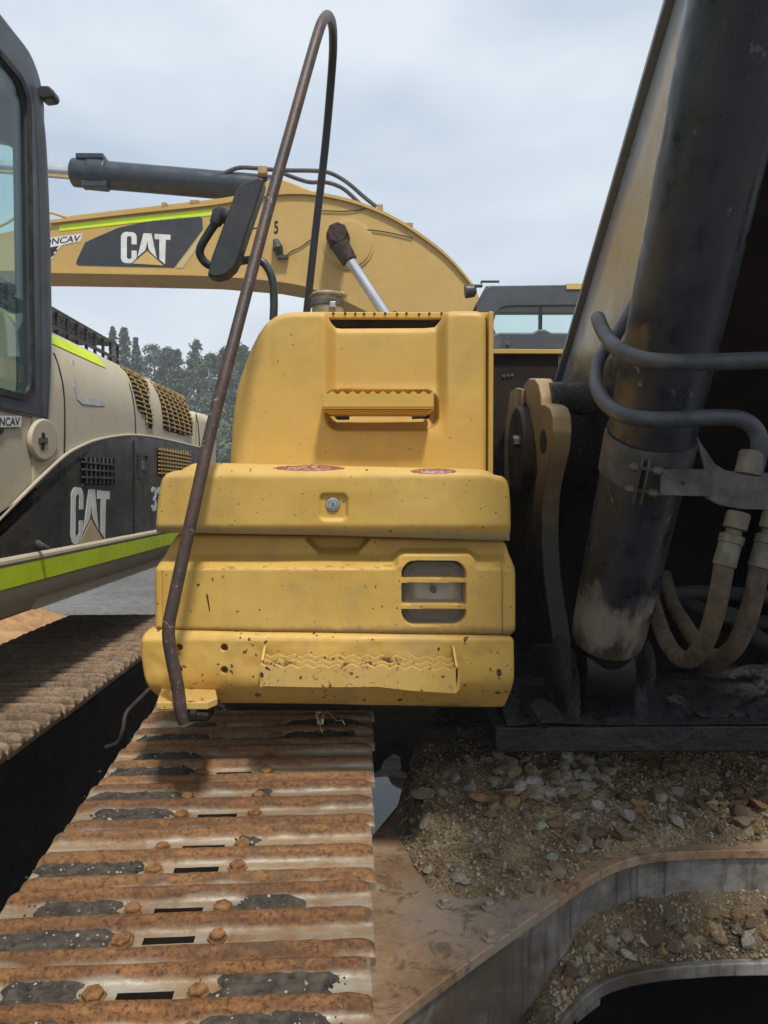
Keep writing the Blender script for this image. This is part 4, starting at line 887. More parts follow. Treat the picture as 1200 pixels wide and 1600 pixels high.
# core body: rounded shoulder, rounded rear
V = []; Fc = []
sect = [(0.03, zbase+0.02)]+[(0.03+o_, z_) for z_, o_ in SH[1:]]+[(-1.8, roof), (-1.9, roof-0.2), (-1.9, zbase+0.02)]
yl = [(2.35, 0, 0), (3.4, 0, 0), (4.15, 0, 0), (4.35, -0.005, -0.004), (4.48, -0.02, -0.014), (4.56, -0.05, -0.04), (4.6, -0.10, -0.09)]
for (y, dx, dz) in yl:
    for (sx, z) in sect:
        px_ = X2-0.03+sx+(dx if sx > -1 else -dx); V.append((px_, y, z+(dz if z > roof-0.3 else 0)))
n = len(sect)
for i in range(len(yl)-1):
    for k in range(n-1): Fc.append((i*n+k, i*n+k+1, (i+1)*n+k+1, (i+1)*n+k))
Fc += [tuple(range(n)), tuple(range((len(yl)-1)*n, len(yl)*n))]
body2 = link('engine_house', mesh_from(V, Fc, 'engine_house', angle=28), 'beige_paint', E2)
# counterweight
mb = MB(); V = [(-1.20, 4.62), (-1.09, 4.72), (-1.06, 4.95), (-1.10, 5.2), (-1.3, 5.45), (-2.6, 5.5), (-2.95, 5.2), (-2.95, 4.62)]
mb.prism([Vector((x, y, CAMZ-0.36)) for x, y in V], (0, 0, 0.86)); mb.build('counterweight', 'beige_paint', E2, 0.09, 5)
# black lower panel
curve = [(0, 812), (30, 782), (60, 752), (100, 715), (125, 700), (150, 690), (180, 684), (210, 682), (250, 687), (312, 701)]
def on_panel(pts, off): return [Q(x, y, off) for x, y in pts]
cs = [(p.x, p.y) for p in smooth_path([Vector((x, y, 0)) for x, y in [(-260, 1090), (-120, 935)]+curve], 4)]
mb = MB(); botl = [(330, 815), (254, 835), (100, 868), (0, 893), (-260, 960)]
lowpts = [Q(x, y, 0.002) for x, y in cs if x > -230]+[Q(315, 822, 0.002), Q(0, 893, 0.002), Q(-200, 942, 0.002)]
mb.prism(lowpts, (0.010, 0, 0)); bp = mb.build('side_panel', 'black_panel', E2, 0.003, 2)
# beige moulding along the curve and seams
mb = MB(); mb.tube([Q(x, y-2.0, 0.009) for x, y in cs], 0.0065, 10, True, 0.9); mb.build('panel_moulding', 'beige_paint', E2)
def seam(pts, off, name='panel_seam', r=0.0035, par=E2): 
    mb = MB(); mb.tube(smooth_path([Q(x, y, off) for x, y in pts], 4), r, 6); return mb.build(name, 'ink', par)
seam([(100, 722), (101, 660), (99, 610), (92, 575), (84, 552)], 0.001); seam([(212, 680), (210, 640), (203, 605), (188, 573)], 0.001)
seam([(209, 688), (209.5, 760), (209.5, 842)], 0.013, par=bp); seam([(95, 722), (95, 866)], 0.013, r=0.0018, par=bp)
seam([(312, 703), (309, 660), (300, 625)], 0.001)
# vents
def grille(name, poly, off, ny, nz, mat, back, r, par):
    pts = [Q(x, y, off) for x, y in poly]; mb = MB(); ys_ = [p.y for p in pts]; zs_ = [p.z for p in pts]; bx = lambda z: X2+off+0.003+interp(SH, z)
    def clip(ax, val):
        o = 1-ax; hits = []
        for i in range(len(pts)):
            a, b = pts[i], pts[(i+1) % len(pts)]; a_ = (a.y, a.z); b_ = (b.y, b.z)
            if (a_[ax]-val)*(b_[ax]-val) < 0: t = (val-a_[ax])/(b_[ax]-a_[ax]); hits.append(a_[o]+(b_[o]-a_[o])*t)
        hits.sort(); return list(zip(hits[::2], hits[1::2]))
    nb = 26
    for k in range(nb):
        za, zb_ = lerp(min(zs_), max(zs_), k/nb), lerp(min(zs_), max(zs_), (k+1)/nb)
        for a, b in clip(1, (za+zb_)/2): mb.add([(bx(za), a, za), (bx(za), b, za), (bx(zb_), b, zb_), (bx(zb_), a, zb_)], [(0, 1, 2, 3)])
    g = mb.build(name, back, par, smooth=False); mb = MB()
    for k in range(ny+1):
        yv = lerp(min(ys_), max(ys_), (k+0.001)/(ny+0.002))
        for a, b in clip(0, yv):
            for q_ in range(5):
                z_a = lerp(a, b, q_/5); z_b = lerp(a, b, (q_+1)/5); mb.prism([(bx(z_a), yv-r, z_a), (bx(z_a), yv+r, z_a), (bx(z_b), yv+r, z_b), (bx(z_b), yv-r, z_b)], (0.006, 0, 0.003))
    for k in range(nz+1):
        zv = lerp(min(zs_), max(zs_), (k+0.001)/(nz+0.002))
        for a, b in clip(1, zv): mb.box((bx(zv)+0.0045, (a+b)/2, zv), (0.006, b-a, r*2))
    mb.build('grille_bars', mat, g, smooth=False); return g
grille('vent', [(187, 572), (209, 580), (231, 625), (237, 650), (237, 668), (227, 667), (226, 646), (214, 640), (207, 610)], 0.0, 4, 14, 'grille_paint', 'shade_brown', 0.0028, E2)
grille('vent', [(234, 597), (278, 614), (289, 630), (299, 658), (300, 682), (254, 671), (252, 640), (241, 606)], 0.0, 9, 13, 'grille_paint', 'shade_brown', 0.0028, E2)
grille('vent', [(125, 715), (178, 716), (178, 757), (126, 757)], 0.012, 8, 4, 'dusty_steel', 'shade_black', 0.003, bp)
grille('vent', [(246, 700), (296, 706), (296, 748), (246, 745)], 0.012, 12, 8, 'grille_paint', 'shade_brown', 0.004, bp)
# lower rail with lime tape
rp = [(0.0, -0.19), (0.016, -0.197), (0.022, -0.204), (0.023, -0.213), (0.020, -0.219), (0.019, -0.222), (0.017, -0.290), (0.010, -0.330), (-0.016, -0.375), (-0.07, -0.40), (-0.12, -0.40), (-0.12, -0.19)]
V = [Vector((X2+x, y, CAMZ+z)) for y in (0.6, 2.6, 4.55) for x, z in rp]; n = len(rp)
Fc = [(i*n+k, i*n+(k+1) % n, (i+1)*n+(k+1) % n, (i+1)*n+k) for i in range(2) for k in range(n)]+[tuple(range(n)), tuple(range(2*n, 3*n))]
link('side_rail', mesh_from(V, Fc, 'side_rail', angle=25), 'beige_paint', E2)
mb = MB(); mb.add([(X2+0.0225, 0.6, CAMZ-0.223), (X2+0.0225, 4.3, CAMZ-0.223), (X2+0.0205, 4.3, CAMZ-0.284), (X2+0.0205, 0.6, CAMZ-0.284)], [(0, 1, 2, 3)])
mb.add([p-Vector((0.003, 0, 0)) for p in mb.v], [(3, 2, 1, 0)]); mb.build('reflective_tape', 'lime_tape', E2, smooth=False)
# upper lime tape along the roof shoulder
mb = MB(); mb.add([PX(78, 505, -1.105), PX(183, 562, -1.105), PX(183, 569, -1.088), PX(78, 517, -1.088)], [(0, 1, 2, 3)])
ta, tb = 2.36, 3.14; mb = MB(); zz_ = [roof-0.105, roof-0.085, roof-0.068, roof-0.055]
for za, zb_ in zip(zz_[:-1], zz_[1:]):
    xa, xb = X2+0.004+interp(SH, za), X2+0.004+interp(SH, zb_); mb.add([(xa, ta, za), (xa, tb, za), (xb, tb, zb_+0.002), (xb, ta, zb_+0.002)], [(0, 1, 2, 3)])
mb.build('reflective_tape', 'lime_tape', E2, smooth=False)
# grey primer mark, fuel hatch with key slot, latch, stickers
pm = [(111, 563), (115, 563), (117, 590), (121, 612), (130, 620), (150, 624), (163, 629), (162, 634), (150, 634), (128, 631), (120, 624), (115, 604)]
mb = MB(); mb.prism(on_panel(pm, 0.0), (0.0025, 0, 0)); mb.build('paint_patch', 'grey_primer', E2)
ov = [(62+21.5*math.cos(t)+3*math.sin(2*t)*0, 687+33*math.sin(t)) for t in np.linspace(0, 2*math.pi, 33)[:-1]]
mb = MB(); mb.prism(on_panel(ov, -0.005), (0.017, 0, 0)); hat = mb.build('filler_hatch', 'beige_paint', E2, 0.007, 4)
mb = MB(); mb.prism(on_panel([(65, 676), (69, 676), (70, 684), (74, 684), (74, 692), (70, 693), (68, 703), (65, 703), (64, 693), (60, 692), (60, 685), (65, 684)], 0.0122), (0.002, 0, 0)); mb.build('key_slot', 'ink', hat)
mb = MB(); mb.prism(on_panel([(61, 686), (73, 685), (73, 691), (61, 692)], 0.0138), (0.004, 0, 0)); mb.build('key_cover', 'dusty_steel', hat)
mb = MB(); mb.ring(on_panel(rrect(223.5, 728, 15, 42, 2, 3), 0.012), on_panel(rrect(223.5, 726, 10, 28, 2, 3), 0.012), (0.006, 0, 0)); lt = mb.build('latch', 'black_plastic', bp)
mb = MB(); mb.prism(on_panel(rrect(223.5, 728, 6, 16, 2, 3), 0.012), (0.010, 0, 0)); mb.build('latch_handle', 'dusty_steel', lt)
mb = MB(); mb.prism(on_panel([(195, 818), (205, 816), (205, 832), (195, 834)], 0.012), (0.002, 0, 0)); mb.build('small_plate', 'dusty_steel', bp)
mb = MB(); mb.tube([Q(58, 848, 0.012), Q(68, 854, 0.04), Q(76, 857, 0.05)], [0.010, 0.009, 0.005], 10); mb.build('door_stop', 'dusty_steel', bp)

# lettering as cut vinyl: unit shapes mapped onto a quad
LET_C = [(.32, .60), (.32, .84), (.30, .92), (.25, .97), (.10, .98), (.04, .94), (0, .85), (0, .15), (.03, .06), (.09, .02), (.205, .02), (.27, .10), (.32, .19), (.32, .41), (.215, .41), (.215, .19), (.19, .15), (.145, .15), (.12, .19), (.12, .81), (.145, .85), (.19, .85), (.215, .81), (.215, .60)]
LET_A = [(.335, .22), (.455, .95), (.615, .95), (.725, .20), (.575, .42), (.555, .50), (.535, .72), (.505, .50), (.495, .43)]
LET_T = [(.68, .94), (1.0, .92), (1.0, .765), (.905, .77), (.895, .02), (.83, .10), (.78, .16), (.775, .775), (.68, .78)]
LET_TRI = [(.235, .015), (.53, .41), (.865, -.02)]
def decal(name, shapes, fn, ext, mat, par):
    mb = MB()
    for sh in shapes: mb.prism([fn(u, v) for u, v in sh], ext)
    return mb.build(name, mat, par, smooth=False)
def bilin(c00, c10, c11, c01, conv):
    def fn(u, v):
        x = lerp(lerp(c00[0], c10[0], u), lerp(c01[0], c11[0], u), v); y = lerp(lerp(c00[1], c10[1], u), lerp(c01[1], c11[1], u), v); return conv(x, y)
    return fn
fn2 = bilin((110, 853), (170, 843), (171, 761), (111, 759), lambda x, y: Q(x, y, 0.0125))
for nm, sh in (('letter_c', LET_C), ('letter_a', LET_A), ('letter_t', LET_T)): decal(nm, [sh], fn2, (0.0015, 0, 0), 'white_decal', bp)
decal('triangle_emblem', [LET_TRI], fn2, (0.0015, 0, 0), 'tan_decal', bp)
DIG3 = [(0, .78), (0, .86), (.2, 1), (.8, 1), (1, .86), (1, .62), (.78, .5), (1, .38), (1, .14), (.8, 0), (.2, 0), (0, .14), (0, .26), (.35, .26), (.38, .16), (.6, .16), (.65, .22), (.65, .38), (.55, .43), (.35, .43), (.35, .57), (.55, .57), (.65, .62), (.65, .78), (.6, .84), (.38, .84), (.35, .78)]
DIG2 = [(0, .72), (0, .86), (.2, 1), (.8, 1), (1, .86), (1, .58), (.42, .2), (1, .2), (1, 0), (0, 0), (0, .2), (.65, .64), (.65, .78), (.6, .84), (.4, .84), (.35, .78), (.35, .72)]
for k, dg in enumerate((DIG3, DIG2)):
    x0 = 236.5+k*9.5; f_ = bilin((x0, 799-k*1.5), (x0+8, 798-k*1.5), (x0+8, 761.5+k*.3), (x0, 760.5+k*.3), lambda x, y: Q(x, y, 0.0125)); decal('model_number', [dg], f_, (0.0015, 0, 0), 'white_decal', bp)
def text_decal(name, txt, fn, mat, par, ext, bold=0.0):
    cu = bpy.data.curves.new('txt', 'FONT'); cu.body = txt; cu.size = 1.0; cu.offset = bold
    to = bpy.data.objects.new('txt', cu); COL.objects.link(to); dg = bpy.context.evaluated_depsgraph_get()
    me = bpy.data.meshes.new_from_object(to.evaluated_get(dg)); COL.objects.unlink(to); bpy.data.objects.remove(to)
    co = [v.co.copy() for v in me.vertices]; xa = min(c.x for c in co); xb = max(c.x for c in co); ya = min(c.y for c in co); yb = max(c.y for c in co)
    V = [fn((c.x-xa)/(xb-xa), (c.y-ya)/(yb-ya)) for c in co]; Fc = [tuple(p.vertices) for p in me.polygons]; bpy.data.meshes.remove(me)
    return link(name, mesh_from(V, Fc, name, False), mat, par)
mb = MB(); mb.prism(on_panel([(-30, 649), (33, 650), (32, 667), (-30, 668)], 0.0), (0.002, 0, 0)); stk = mb.build('sticker', 'white_decal', E2)
text_decal('lettering', 'ONCAV', bilin((-10, 666), (31, 665), (31.5, 652), (-10, 652), lambda x, y: Q(x, y, 0.0025)), 'ink', stk, None, 0.02)
mb = MB(); mb.prism(on_panel([(-14, 669), (6, 668), (4, 676), (-1, 680), (-8, 688), (-14, 684)], 0.0), (0.002, 0, 0)); mb.build('sticker', 'ink', E2)

# cab: frame with window opening, roof, pillars, glass
cy0, cy1, cz0, cz1 = 0.85, 2.462, CAMZ+0.225, CAMZ+1.37
def yz(pts, x): return [Vector((x, y, z)) for y, z in pts]
outer = rrect((cy0+cy1)/2, (cz0+cz1)/2, cy1-cy0, cz1-cz0, [0.13, 0.13, 0.05, 0.06], 7); inner = rrect((0.93+2.335)/2, (CAMZ+0.29+CAMZ+1.235)/2, 2.335-0.93, 0.945, [0.08, 0.08, 0.06, 0.05], 7)
for (x, nm) in ((X2-0.05, 'cab_side_frame'), (X2-0.99, 'cab_side_frame')):
    mb = MB(); mb.ring(yz(outer, x), yz(inner, x), (0.055, 0, 0)); sf = mb.build(nm, 'cab_paint', E2, 0.018, 4)
    mb = MB(); mb.prism(yz(rrect(1.6325, CAMZ+0.7625, 1.44, 0.975, 0.06, 4), x+(0.042 if x > -1.5 else 0.02)), (0.004, 0, 0)); mb.build('window_glass', 'glass_tint', sf)
# bulging rear pillar, door gasket
pil = [(X2-0.01, 2.42, cz0+0.01), (X2+0.0, 2.43, CAMZ+0.5), (X2, 2.425, CAMZ+0.9), (X2-0.004, 2.405, CAMZ+1.18), (X2-0.02, 2.36, CAMZ+1.29), (X2-0.03, 2.26, CAMZ+1.345), (X2-0.035, 2.0, CAMZ+1.365), (X2-0.035, 0.95, CAMZ+1.37)]
mb = MB(); mb.tube(smooth_path([(x-0.012, y+0.008, z) for x, y, z in pil], 6), 0.034, 16, True, 0.9); mb.build('cab_pillar', 'cab_paint', E2)
mb = MB(); gk = rrect((0.91+2.352)/2, CAMZ+0.7625, 2.352-0.91, 0.985, 0.08, 7); gk2 = rrect((0.93+2.330)/2, CAMZ+0.7625, 1.40, 0.945, 0.07, 7)
mb.ring(yz(gk, X2+0.003), yz(gk2, X2+0.003), (0.006, 0, 0)); mb.build('door_gasket', 'rubber', E2)
mb = MB(); mb.span((X2-0.99, cy0+0.03, cz1-0.07), (X2-0.03, cy1-0.10, cz1+0.0)); mb.build('cab_roof', 'cab_paint', E2, 0.05, 4)
mb = MB(); mb.ring([Vector((x, 2.40, z)) for x, z in rrect(X2-0.51, CAMZ+0.75, 0.98, 1.2, 0.06, 4)], [Vector((x, 2.40, z)) for x, z in rrect(X2-0.50, CAMZ+0.74, 0.87, 0.74, 0.06, 4)], (0, 0.04, 0)); rf = mb.build('cab_rear_frame', 'cab_paint', E2, 0.008)
mb = MB(); mb.prism([Vector((x, 2.42, z)) for x, z in rrect(X2-0.50, CAMZ+0.74, 0.89, 0.76, 0.06, 4)], (0, 0.004, 0)); mb.build('window_glass', 'glass_tint', rf)
mb = MB(); mb.span((X2-0.95, 0.9, CAMZ-0.3), (X2-0.06, 2.36, CAMZ+0.1)); mb.build('cab_floor', 'dark_metal', E2)
mb = MB(); mb.box((X2-0.55, 1.98, CAMZ+0.30), (0.50, 0.5, 0.14)); mb.box((X2-0.55, 2.24, CAMZ+0.60), (0.48, 0.13, 0.62)); mb.box((X2-0.55, 2.25, CAMZ+0.98), (0.28, 0.10, 0.18)); mb.build('operator_seat', 'rubber', E2, 0.04, 4)
mb = MB(); mb.box((X2-0.25, 1.75, CAMZ+0.32), (0.14, 0.5, 0.1)); mb.tube([(X2-0.25, 1.6, CAMZ+0.34), (X2-0.25, 1.56, CAMZ+0.5)], 0.025, 10); mb.build('control_console', 'black_plastic', E2, 0.01)
# door/side lower panel (beige) under the window
mb = MB(); mb.prism([Vector((X2-0.02, y, z)) for y, z in ((0.7, CAMZ-0.22), (2.42, CAMZ-0.22), (2.42, CAMZ+0.235), (0.7, CAMZ+0.235))], (0.015, 0, 0)); mb.build('door_panel', 'beige_paint', E2, 0.004)
mb = MB(); pts = [(60, 133), (76, 133), (83, 140), (84, 148), (80, 152), (66, 154), (60, 150)]
mb.prism([P(x, y, 2.40) for x, y in pts], (0, 0.05, 0)); mb.build('marker_lamp', 'black_plastic', E2, 0.01, 3)
# mesh guard on the roof
mb = MB(); xg = X2-0.20; ya, yb2, z0, z1 = 2.30, 3.72, roof-0.03, roof+0.10
for k in range(15):
    y = lerp(ya, yb2, k/14); mb.box((xg, y, (z0+z1)/2), (0.012, 0.010, z1-z0))
for z in (z0+0.06, z1): mb.box((xg, (ya+yb2)/2, z), (0.014, yb2-ya, 0.012))
n = 34
for k in range(n):
    y = lerp(ya, yb2, k/n); dy = (yb2-ya)/n
    for sgn in (1, -1):
        for row in range(5):
            a = Vector((xg-row*0.06, y if (row+(sgn > 0)) % 2 else y+dy, z1+0.002*row)); b = Vector((xg-(row+1)*0.06, y+dy if (row+(sgn > 0)) % 2 else y, z1+0.002*row)); mb.tube([a, b], 0.004, 4, False)
mb.build('mesh_guard', 'black_plastic', E2, smooth=False)
# undercarriage and track of the second machine
Z2 = CAMZ-0.65-0.03
s2 = [shoe_mesh('shoe_d', 0.325, False, 3.3, 1.0), shoe_mesh('shoe_e', 0.325, False, 6.6, 1.0)]
for me in s2: me.materials.append(MATS['shoe_brown'])
spr = Vector((0, 3.78, Z2-0.40)); k = 0; pos = []
y = 3.78
while y > 0.7: pos.append((y, Z2, 0)); y -= PITCH
for i in range(1, 6):
    a = i*PITCH/0.40; pos.append((spr.y+math.sin(a)*0.40, spr.z+math.cos(a)*0.40, -a))
for k, (y, z, a) in enumerate(pos):
    so = bpy.data.objects.new('track_shoe', s2[k % 2]); COL.objects.link(so); adopt(so, E2)
    so.location = (-1.275, y, z-0.01*math.sin(max(0, min(1, (y-1)/2.5))*math.pi)); so.rotation_euler = (a, random.uniform(-.006, .006), R(0.8)+random.uniform(-.004, .004))
    if 1.7 < y < 3.0 and random.random() < 0.5:
        mo_ = link('packed_mud', mud_mesh(-.1+random.uniform(-.1, .1), .1+random.uniform(0, .1), .034, random.uniform(0, 99), .012), 'packed_mud'); mo_.parent = so; mo_['kind'] = 'stuff'
mb = MB(); mb.span((-1.50, 0.8, 0.25), (-1.06, 3.9, 0.86)); mb.build('track_frame', 'dark_metal', E2, 0.03, 3)
mb = MB(); mb.lathe((-1.45, 3.78, Z2-0.40), (1, 0, 0), [(0.36, 0), (0.38, 0.1), (0.38, 0.25), (0.36, 0.35)], 30); mb.build('sprocket', 'dark_metal', E2)
mb = MB(); mb.span((-2.7, 1.6, 0.4), (-1.5, 3.9, 0.75)); mb.build('car_body', 'dark_metal', E2, 0.03)
mb = MB(); mb.tube(smooth_path([P(240, 1070, 2.1), P(215, 1095, 1.98), P(197, 1115, 1.92), P(192, 1140, 1.9), P(184, 1160, 1.9), P(165, 1168, 1.9)], 6), 0.0055, 8); mb.build('grease_hose', 'dark_metal', EX)

# ================================================================== THIRD EXCAVATOR (behind, facing left)
YB = 6.95
E3 = empty('excavator', (2.2, 7.2, 0))
tag(E3, 'yellow excavator standing behind with its CAT boom reaching left across the sky', 'excavator', 'excavators parked in the yard')
def B(px, py, off=0.0): return P(px, py, YB-off)
bt_ = [(-140, 402), (-20, 368), (80, 347), (200, 333), (330, 319), (400, 307), (450, 301.5), (500, 304), (560, 318), (620, 344), (680, 385), (715, 418), (745, 455), (775, 520), (770, 575), (730, 585), (690, 560), (640, 528), (600, 502), (560, 482), (520, 462), (480, 447), (430, 438), (330, 430), (200, 427), (80, 425), (-60, 424), (-140, 430)]
mb = MB(); mb.prism([B(x, y) for x, y in bt_], (0, 0.5, 0)); b3 = mb.build('boom', 'yellow_rear', E3, 0.012, 2)
def strip3(pts, w, off, thick, name, mat, par):      # a ribbon following a picture curve on the boom's face
    V = []; 
    c = smooth_path([Vector((x, y, 0)) for x, y in pts], 4); mb = MB()
    top = [B(p.x, p.y, off) for p in c]; bot = [B(p.x, p.y+w, off) for p in c]
    for i in range(len(c)-1): mb.prism([top[i], top[i+1], bot[i+1], bot[i]], (0, -thick, 0))
    return mb.build(name, mat, par, smooth=False)
strip3([(80, 345.5), (200, 331.5), (330, 317.5), (400, 305.5), (450, 300), (500, 302.5), (560, 316.5), (620, 342.5), (680, 383), (715, 416), (742, 450)], 5, 0.0, 0.03, 'edge_flange', 'yellow_rear', b3)
strip3([(80, 424), (200, 426), (330, 429), (430, 437), (480, 446), (520, 461)], 3.5, 0.0, 0.02, 'edge_flange', 'yellow_rear', b3)
strip3([(93, 352), (200, 340), (331, 327)], 9.5, 0.002, 0.002, 'reflective_tape', 'lime_tape', b3)
dc = [(119, 412), (121, 405), (133, 379), (150, 371), (185, 356), (230, 346), (280, 340), (310, 338), (316, 341), (317, 358), (272, 418), (200, 416.5), (123, 414.5)]
mb = MB(); mb.prism([B(x, y, 0.002) for x, y in dc], (0, -0.002, 0)); dk = mb.build('decal_panel', 'black_decal', b3, smooth=False)
mb = MB(); mb.prism([B(x, y, 0.002) for x, y in ((319, 360), (322, 366), (286, 418.5), (275, 418.2))], (0, -0.002, 0)); mb.build('decal_stripe', 'tan_decal', b3, smooth=False)
fn3 = bilin((189, 412), (266, 414), (266.5, 363), (189, 361), lambda x, y: B(x, y, 0.0045))
for nm, sh in (('letter_c', LET_C), ('letter_a', LET_A), ('letter_t', LET_T)): decal(nm, [sh], fn3, (0, -0.002, 0), 'white_decal', dk)
decal('triangle_emblem', [LET_TRI], fn3, (0, -0.002, 0), 'gold_decal', dk)
mb = MB(); mb.prism([B(x, y, 0.002) for x, y in ((60, 374), (129, 365), (126, 377), (97, 383), (88, 393), (82, 404), (60, 404))], (0, -0.002, 0)); stk3 = mb.build('sticker', 'white_decal', b3, smooth=False)
text_decal('lettering', 'ONCAV', bilin((67, 384), (124, 377), (127, 366.5), (68, 374), lambda x, y: B(x, y, 0.0046)), 'ink', stk3, None, 0.02)
mb = MB(); mb.prism([B(x, y, 0.0045) for x, y in ((70, 388), (92, 384), (88, 389), (90, 391), (84, 394), (85, 398), (80, 402), (70, 400))], (0, -0.001, 0)); mb.build('sticker_drawing', 'ink', stk3, smooth=False)
decal('stencil_mark', [[(0, 0), (1, 0), (1, 1), (0, 1)]], bilin((393, 358.5), (402, 356.8), (402, 355), (393, 356.6), lambda x, y: B(x, y, 0.002)), (0, -0.001, 0), 'ink', b3)
decal('stencil_mark', [[(0, 0), (1, 0), (1, 1), (0, 1)]], bilin((407, 356), (409, 356), (409, 345), (407, 345), lambda x, y: B(x, y, 0.002)), (0, -0.001, 0), 'ink', b3)
text_decal('stencil_mark', '5', bilin((428, 366), (435, 365), (435, 345), (428, 345), lambda x, y: B(x, y, 0.002)), 'ink', b3, None, 0.03)
# pin boss, lift cylinder rod, lamp on boom, wires
pc = B(545, 382)
mb = MB(); mb.lathe(pc, (0, -1, 0), [(0.235, -0.01), (0.235, 0.012), (0.215, 0.014), (0.21, 0.024), (0.19, 0.026)], 40); mb.build('pin_plate', 'yellow_rear', b3)
mb = MB(); mb.lathe(B(529, 377), (0, -1, 0), [(0.105, 0.0), (0.11, 0.08), (0.10, 0.22), (0.085, 0.25)], 8); mb.tube([P(531, 382, 6.72), P(546, 408, 6.72)], [0.085, 0.075], 12); mb.build('cylinder_eye', 'rust_boss', b3)
mb = MB(); mb.tube([P(544, 403, 6.72), P(612, 505, 6.72)], 0.049, 18); mb.build('piston_rod', 'chrome', b3)
mb = MB(); mb.tube([P(606, 495, 6.72), P(700, 640, 6.72)], 0.09, 18); mb.build('lift_cylinder', 'black_plastic', b3)
mb = MB(); mb.tube([B(431, 376, 0.03), B(434, 388, 0.06), B(438, 400, 0.03)], [0.028, 0.05, 0.03], 12); mb.box(B(442, 402, 0.04), (0.10, 0.05, 0.03)); mb.build('work_lamp', 'black_plastic', b3)
for pth in ([(446, 402), (455, 393), (470, 386), (482, 377), (495, 370)], [(548, 365), (565, 359), (600, 362), (645, 372)], [(500, 329), (540, 330), (570, 326)]):
    mb = MB(); mb.tube(smooth_path([B(x, y, 0.012) for x, y in pth], 5), 0.005, 6); mb.build('wire', 'ink', b3)
# stick cylinder on top
ca, cb_ = P(120, 270, 7.2), P(425, 296, 7.2)
mb = MB(); mb.tube([ca, cb_], 0.128, 28); sc3 = mb.build('stick_cylinder', 'cylinder_blue', b3)
dd = (cb_-ca).normalized()
mb = MB(); mb.lathe(ca-dd*0.05, dd, [(0.09, 0), (0.13, 0.02), (0.132, 0.16), (0.145, 0.18), (0.148, 0.34), (0.128, 0.36)], 28); mb.box(ca+dd*0.16+Vector((0, -0.06, 0.13)), (0.26, 0.10, 0.05)); mb.box(ca+dd*0.2+Vector((0, -0.06, -0.125)), (0.24, 0.1, 0.06)); mb.build('cylinder_gland', 'cylinder_blue', sc3, 0.01)
mb = MB(); mb.tube([ca-dd*0.03, ca-dd*2.2], 0.066, 20); mb.build('piston_rod', 'chrome', sc3)
mb = MB(); mb.prism([P(x, y, 7.05) for x, y in ((405, 308), (412, 284), (430, 276), (448, 281), (465, 288), (486, 296), (490, 306))], (0, 0.3, 0)); mb.build('cylinder_lug', 'yellow_rear', b3, 0.02, 2)
for pth, r_, mt in (([(336, 277, 7.1), (352, 270, 7.1), (372, 262.5, 7.1), (395, 262.5, 7.1), (440, 266, 7.1), (495, 267, 7.1), (520, 272, 7.1), (545, 287, 7.1), (568, 307, 7.1), (588, 323, 7.1)], 0.020, 'hose_pipe'), ([(440, 270, 7.2), (480, 284, 7.2), (510, 285, 7.2), (535, 294, 7.2), (556, 312, 7.2), (565, 322, 7.2)], 0.020, 'hose_pipe'), ([(-60, 380, 7.0), (10, 349, 7.0), (35, 331, 7.0), (75, 332, 7.0), (98, 338, 7.0), (115, 343, 7.0)], 0.012, 'yellow_rear')):
    mb = MB(); mb.tube(smooth_path([P(*p) for p in pth], 6), r_, 10); mb.build('hydraulic_pipe', mt, b3)
strip3([(98, 340), (200, 328), (330, 313), (385, 304)], 3.5, -0.12, 0.02, 'pipe_run', 'yellow_rear', b3)
for (x, y, w_, h_) in ((257, 321, 8, 8), (304, 316, 14, 6), (410, 266, 14, 12), (594, 325, 9, 10), (638, 352, 14, 7)):
    mb = MB(); a = P(x-w_/2, y-h_/2, 7.02); b = P(x+w_/2, y+h_/2, 7.02); mb.span((a.x, 7.0, b.z), (b.x, 7.1, a.z)); mb.build('pipe_clamp', 'ear_paint', b3, 0.006)
# cab of the third machine, seen past the tower, and the body behind
Y3 = 6.0
co_ = [(738, 560), (740, 512), (748, 470), (756, 452), (766, 446), (900, 444), (1010, 444), (1010, 560)]
n8 = 40
def resamp(pts, n):
    pts = [Vector((x, y, 0)) for x, y in pts]; L_ = [0]
    for a, b in zip(pts, pts[1:]+pts[:1]): L_.append(L_[-1]+(b-a).length)
    out = []
    for k in range(n):
        t = L_[-1]*k/n; i = max(j for j in range(len(L_)-1) if L_[j] <= t); a = pts[i]; b = pts[(i+1) % len(pts)]; out.append(a.lerp(b, (t-L_[i])/max(1e-9, L_[i+1]-L_[i])))
    return [(p.x, p.y) for p in out]
co_i = [(770, 556), (771, 505), (775, 490), (782, 482), (795, 478), (900, 477), (985, 477), (985, 556)]
mb = MB(); mb.ring([P(x, y, Y3) for x, y in co_], [P(x, y, Y3) for x, y in co_i], (0, 0.07, 0)); c3 = mb.build('cab_side_frame', 'cab_paint', E3, 0.012, 2)
mb = MB(); mb.ring([P(x, y, Y3)+Vector((0, 0.85, 0)) for x, y in co_], [P(x-(14 if x < 900 else -14), max(451, y-27), Y3)+Vector((0, 0.85, 0)) for x, y in co_i], (0, 0.06, 0)); mb.build('cab_side_frame', 'cab_paint', E3, 0.012, 2)
mb = MB(); mb.prism([P(x, y, Y3+0.03) for x, y in co_i], (0, 0.006, 0)); mb.build('window_glass', 'glass_tint', c3)
mb = MB(); a = P(760, 452, Y3); b = P(1010, 444, Y3); mb.span((a.x, Y3+0.06, b.z-0.03), (b.x, Y3+0.86, b.z)); mb.build('cab_roof', 'cab_paint', E3, 0.02)
mb = MB(); a = P(842, 477, Y3+0.5); b = P(847, 560, Y3+0.5); mb.span((a.x, Y3+0.5, b.z), (b.x, Y3+0.53, a.z)); mb.build('cab_pillar', 'cab_paint', E3)
